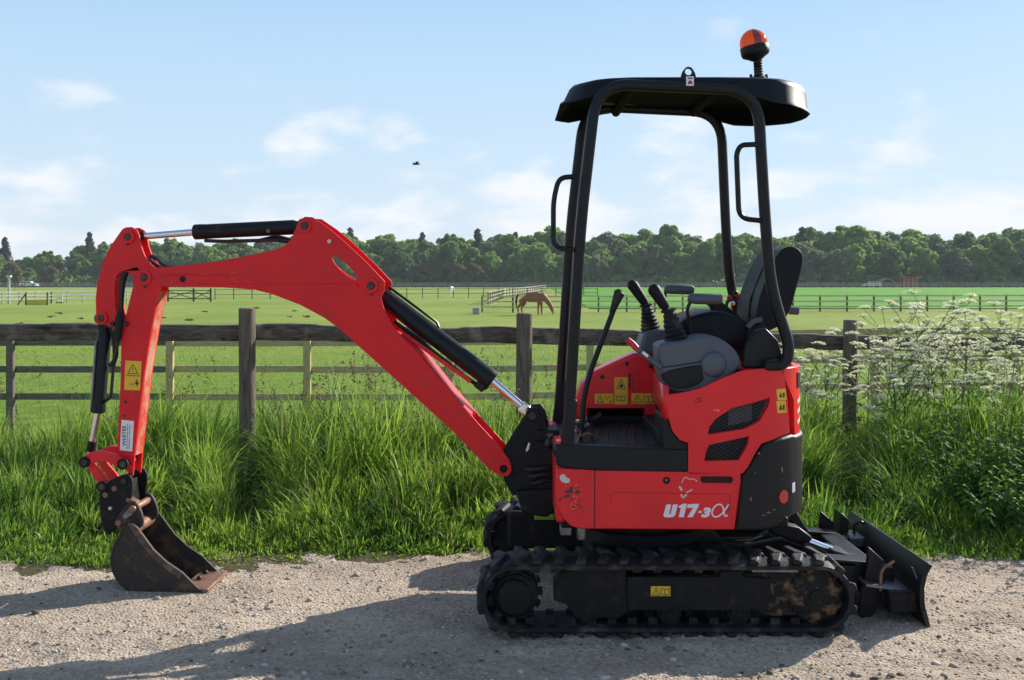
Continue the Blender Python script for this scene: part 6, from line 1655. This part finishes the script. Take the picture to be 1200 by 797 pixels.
# cow parsley
pet = mat('parsley_petals', (.80, .79, .62), .7, trans=.5, tcol=(.85, .84, .62)); stemm = grass_mat('parsley_stems', (.11, .17, .045), .2)
def parsley(seed, h):
    rs = np.random.default_rng(seed); root = empty('cow_parsley', (0, 0, -30)); bm = bmesh.new(); um = []
    def br(p, q, r0, r1, bend):
        mid = p.lerp(q, .5) + Vector((0, 0, -bend)); tube(bm, [p, mid, q], [r0, (r0 + r1) / 2, r1], 5)
    main = [Vector((0, 0, 0)), Vector((rs.normal(0, .02), rs.normal(0, .02), h * .4)), Vector((rs.normal(0, .05), rs.normal(0, .05), h * .72)), Vector((rs.normal(0, .07), rs.normal(0, .07), h * .96))]
    tube(bm, main, [.006, .005, .004, .0025], 6); um.append(main[-1])
    for k in range(8):
        t = .38 + .56 * (k + rs.random() * .6) / 8; i = 0 if t < .4 else 1 if t < .72 else 2; lo = (0, .4, .72)[i]; hi = (.4, .72, .96)[i]
        p = main[i].lerp(main[i + 1], min(1, (t - lo) / (hi - lo))); a = rs.uniform(0, 6.28); L_ = rs.uniform(.16, .36) * (1.15 - .35 * t)
        q = p + Vector((math.cos(a) * L_, math.sin(a) * L_, L_ * rs.uniform(.6, 1.15))); br(p, q, .0032, .002, .02); um.append(q)
        if rs.random() < .75:
            a2 = a + rs.uniform(-1.2, 1.2); m_ = p.lerp(q, .55); q2 = m_ + Vector((math.cos(a2) * L_ * .5, math.sin(a2) * L_ * .5, L_ * .55)); br(m_, q2, .002, .0015, .0); um.append(q2)
    Ps, Ns = [], []
    for c in um:
        R_ = rs.uniform(.032, .072); nu = int(rs.integers(9, 15))
        for j in range(nu):
            a = j * 2.4; rr_ = R_ * math.sqrt((j + .5) / nu); q = Vector((c.x + rr_ * math.cos(a), c.y + rr_ * math.sin(a), c.z + .030 - .35 * rr_ * rr_ / R_))
            tube(bm, [c, q], [.0011, .0008], 3, caps=False)
            mm = 13; pp = np.array(q) + rs.normal(0, 1, (mm, 3)) * np.array([.0062, .0062, .0022]); Ps.append(pp); Ns.append(rs.normal(0, .5, (mm, 3)) + np.array([0, 0, 1]))
    tag(mk('stem', bm, stemm, root, local=True), kind='stuff')
    P = np.concatenate(Ps); v, f = quads(P, np.concatenate(Ns) * np.array([1.6, 1.6, 1]), rs.uniform(.0065, .0115, len(P)), 1.1)
    fl = np_mesh('flower_umbels', v, [f], [pet], local=True); fl.parent = root; tag(fl, kind='stuff')
    # ferny leaves low on the stem
    Ps, Ns = [], []
    for k in range(7):
        a = rs.uniform(0, 6.28); z = h * rs.uniform(.1, .55); L_ = rs.uniform(.12, .24)
        for j in range(22):
            u_ = j / 22; w_ = (1 - u_) * .08; Ps.append([math.cos(a) * L_ * u_ + rs.normal(0, w_ * .5), math.sin(a) * L_ * u_ + rs.normal(0, w_ * .5), z + L_ * u_ * .4 - .2 * u_ * u_ * L_]); Ns.append(rs.normal(0, .5, 3) + np.array([0, 0, 1]))
    v, f = quads(np.array(Ps), np.array(Ns), rs.uniform(.014, .026, len(Ps)), 2.2); lf = np_mesh('leaves', v, [f], [GM[0]], local=True); lf.parent = root; tag(lf, kind='stuff')
    return root
pp = [parsley(60 + i, hgt) for i, hgt in enumerate((1.28, 1.15, 1.0, .9))]
pspots = [(1086, 7.9, 0, 1.04), (1066, 8.0, 1, .98), (1104, 7.6, 1, .95), (1050, 7.7, 2, .98), (1124, 8.1, 2, 1.0), (1142, 7.7, 0, .93), (1162, 8.0, 1, 1.0), (1185, 7.6, 0, .90), (1198, 8.2, 1, .95), (1030, 8.2, 3, 1.0),
          (1080, 8.3, 3, .95), (1112, 8.5, 3, 1.0), (1150, 8.4, 3, .95), (1174, 8.5, 2, .90), (1040, 8.6, 2, .85), (960, 8.4, 3, .92), (945, 8.7, 3, .85), (977, 8.9, 2, .78), (1010, 8.9, 2, .95), (1132, 7.2, 3, .8), (1190, 7.1, 3, .85), (1070, 7.3, 3, .85),
          (1210, 7.6, 1, .95), (1222, 8.1, 0, .9), (1095, 8.9, 1, .8), (1165, 9.0, 1, .8), (1056, 8.4, 1, .98), (955, 9.2, 3, .9), (1058, 8.1, 1, .97), (1092, 8.2, 1, 1.0), (1036, 7.9, 3, 1.0), (970, 8.2, 3, .95), (1012, 8.4, 2, .9), (1172, 7.9, 1, .97), (940, 8.2, 3, .8), (1120, 9.2, 2, .9), (1145, 8.9, 3, 1.0)]
usedp = [False] * 4
for px, y, k, s_ in pspots:
    o = pp[k] if not usedp[k] else copy_tree(pp[k]); usedp[k] = True; x = (px - 600) / 1200 * y
    o.location = (x, y, tzf(x, y)); o.scale = (s_,) * 3; o.rotation_euler = (random.uniform(-.12, .12), random.uniform(-.12, .12), random.uniform(0, 6.28))
    tag(o, 'tall white flowering cow parsley plant by the front fence on the right', 'wildflower', 'cow parsley plants along the verge')

# nettles at the right end of the verge
LMn = [mat('nettle_leaf', (.055, .150, .022), .6, spec=.15, var=.3, vscale=6, trans=.4, tcol=(.12, .26, .03)), mat('nettle_leaf_light', (.10, .22, .03), .6, spec=.15, var=.3, vscale=6, trans=.4, tcol=(.18, .32, .04))]
def nettle(seed, h):
    rs = np.random.default_rng(seed); root = empty('nettle_clump', (0, 0, -30)); bm = bmesh.new(); V, F, MI = [], [], []
    for s_ in range(13):
        bx, by = rs.normal(0, .13, 2); hh_ = h * rs.uniform(.6, 1.05); lx_, ly_ = bx * .9 + rs.normal(0, .05), by * .9 + rs.normal(0, .05)
        tube(bm, [Vector((bx, by, 0)), Vector((bx + lx_ * .4, by + ly_ * .4, hh_ * .5)), Vector((bx + lx_, by + ly_, hh_))], [.004, .0035, .002], 5)
        for j in range(12):
            t = .15 + .85 * (j + .5) / 12; p = np.array([bx + lx_ * t, by + ly_ * t, hh_ * t]); L_ = rs.uniform(.05, .10) * (1.15 - .5 * t)
            for side in (0, math.pi):
                a = j * 1.57 + side + rs.normal(0, .3); d = np.array([math.cos(a), math.sin(a), rs.uniform(-.35, .15)]); sd_ = np.array([-math.sin(a), math.cos(a), 0]); w_ = L_ * .30
                b0 = p + d * .012; i0 = len(V)
                V += [b0, b0 + d * L_ * .35 + sd_ * w_ + [0, 0, .004], b0 + d * L_ * .35 - sd_ * w_ + [0, 0, .004], b0 + d * L_ * .4 - [0, 0, .006], b0 + d * L_ - [0, 0, .02 * rs.random() + .01]]
                F += [(i0, i0 + 1, i0 + 3), (i0, i0 + 3, i0 + 2), (i0 + 1, i0 + 4, i0 + 3), (i0 + 3, i0 + 4, i0 + 2)]; MI += [int(rs.random() < .35 + .3 * (t > .8))] * 4
    tag(mk('stem', bm, stemm, root, local=True), kind='stuff')
    lf = np_mesh('leaves', np.array(V), [np.array(F)], LMn, mat_idx=np.array(MI), local=True); lf.parent = root; tag(lf, kind='stuff')
    return root
nn = [nettle(80 + i, hgt) for i, hgt in enumerate((.60, .5, .42))]
usedn = [False] * 3
for px, y, k, s_ in ((1165, 6.35, 0, 1), (1195, 6.2, 0, .95), (1140, 6.5, 1, 1), (1180, 6.0, 1, .9), (1125, 6.2, 2, .95), (1205, 5.95, 2, .95), (1155, 6.0, 2, .85), (1110, 6.6, 1, .95), (1190, 6.7, 0, 1.0), (1225, 6.3, 0, .95), (1150, 6.8, 0, .95), (1245, 6.0, 1, 1)):
    o = nn[k] if not usedn[k] else copy_tree(nn[k]); usedn[k] = True; x = (px - 600) / 1200 * y
    o.location = (x, y, tzf(x, y) - .01); o.scale = (s_,) * 3; o.rotation_euler = (0, 0, random.uniform(0, 6.28)); tag(o, 'leafy green nettle clump at the right end of the verge', 'plant', 'nettle clumps at the right end of the verge')
# dark dock plants dotted about the pasture
dk = empty('dock_plant', (0, 0, -30)); P = rng.normal(0, 1, (60, 3)) * np.array([.12, .12, .05]) + np.array([0, 0, .09]); v, f = quads(P, rng.normal(size=P.shape) + np.array([0, 0, .8]), rng.uniform(.06, .12, 60), 1.8)
o = np_mesh('leaves', v, [f], [mat('dock_leaf', (.045, .085, .02), .7)], local=True); o.parent = dk; tag(o, kind='stuff')
bm = bmesh.new(); tube(bm, [Vector((0, 0, 0)), Vector((.01, 0, .22))], [.012, .006], 5); mk('stem', bm, stemm, dk, local=True)
for i, (px, py) in enumerate(((325, 384), (240, 366), (340, 372), (192, 373), (360, 372), (120, 371), (60, 372), (95, 374), (23, 381), (70, 368), (430, 377), (300, 362), (222, 376), (505, 383), (480, 372), (465, 380), (345, 365), (410, 366), (770, 388), (830, 384))):
    g = G(px, py); o = dk if i == 0 else copy_tree(dk); o.location = g; s_ = random.uniform(.28, .6) * (g.y / 45) ** .6; o.scale = (s_ * 1.5, s_ * 1.5, s_); o.rotation_euler = (0, 0, random.uniform(0, 6)); tag(o, 'small dark dock plant dotting the grazed pasture', 'weed', 'dock plants in the pasture')

# ================================================================== summer haze
bm = bmesh.new(); box(bm, (0, 0, 15.1), (8400, 8400, 34.2))
hzm = bpy.data.materials.new('air'); hzm.use_nodes = True; N, L = hzm.node_tree.nodes, hzm.node_tree.links
N.remove(N["Principled BSDF"]); pv = N.new("ShaderNodeVolumePrincipled"); pv.inputs["Color"].default_value = (.86, .92, 1.0, 1); pv.inputs["Density"].default_value = .00027
L.new(pv.outputs[0], N["Material Output"].inputs["Volume"])
hzo = mk('haze', bm, hzm, None, smooth=0); tag(hzo, 'thin bluish summer haze over the far field and the wood', 'haze', kind='stuff')
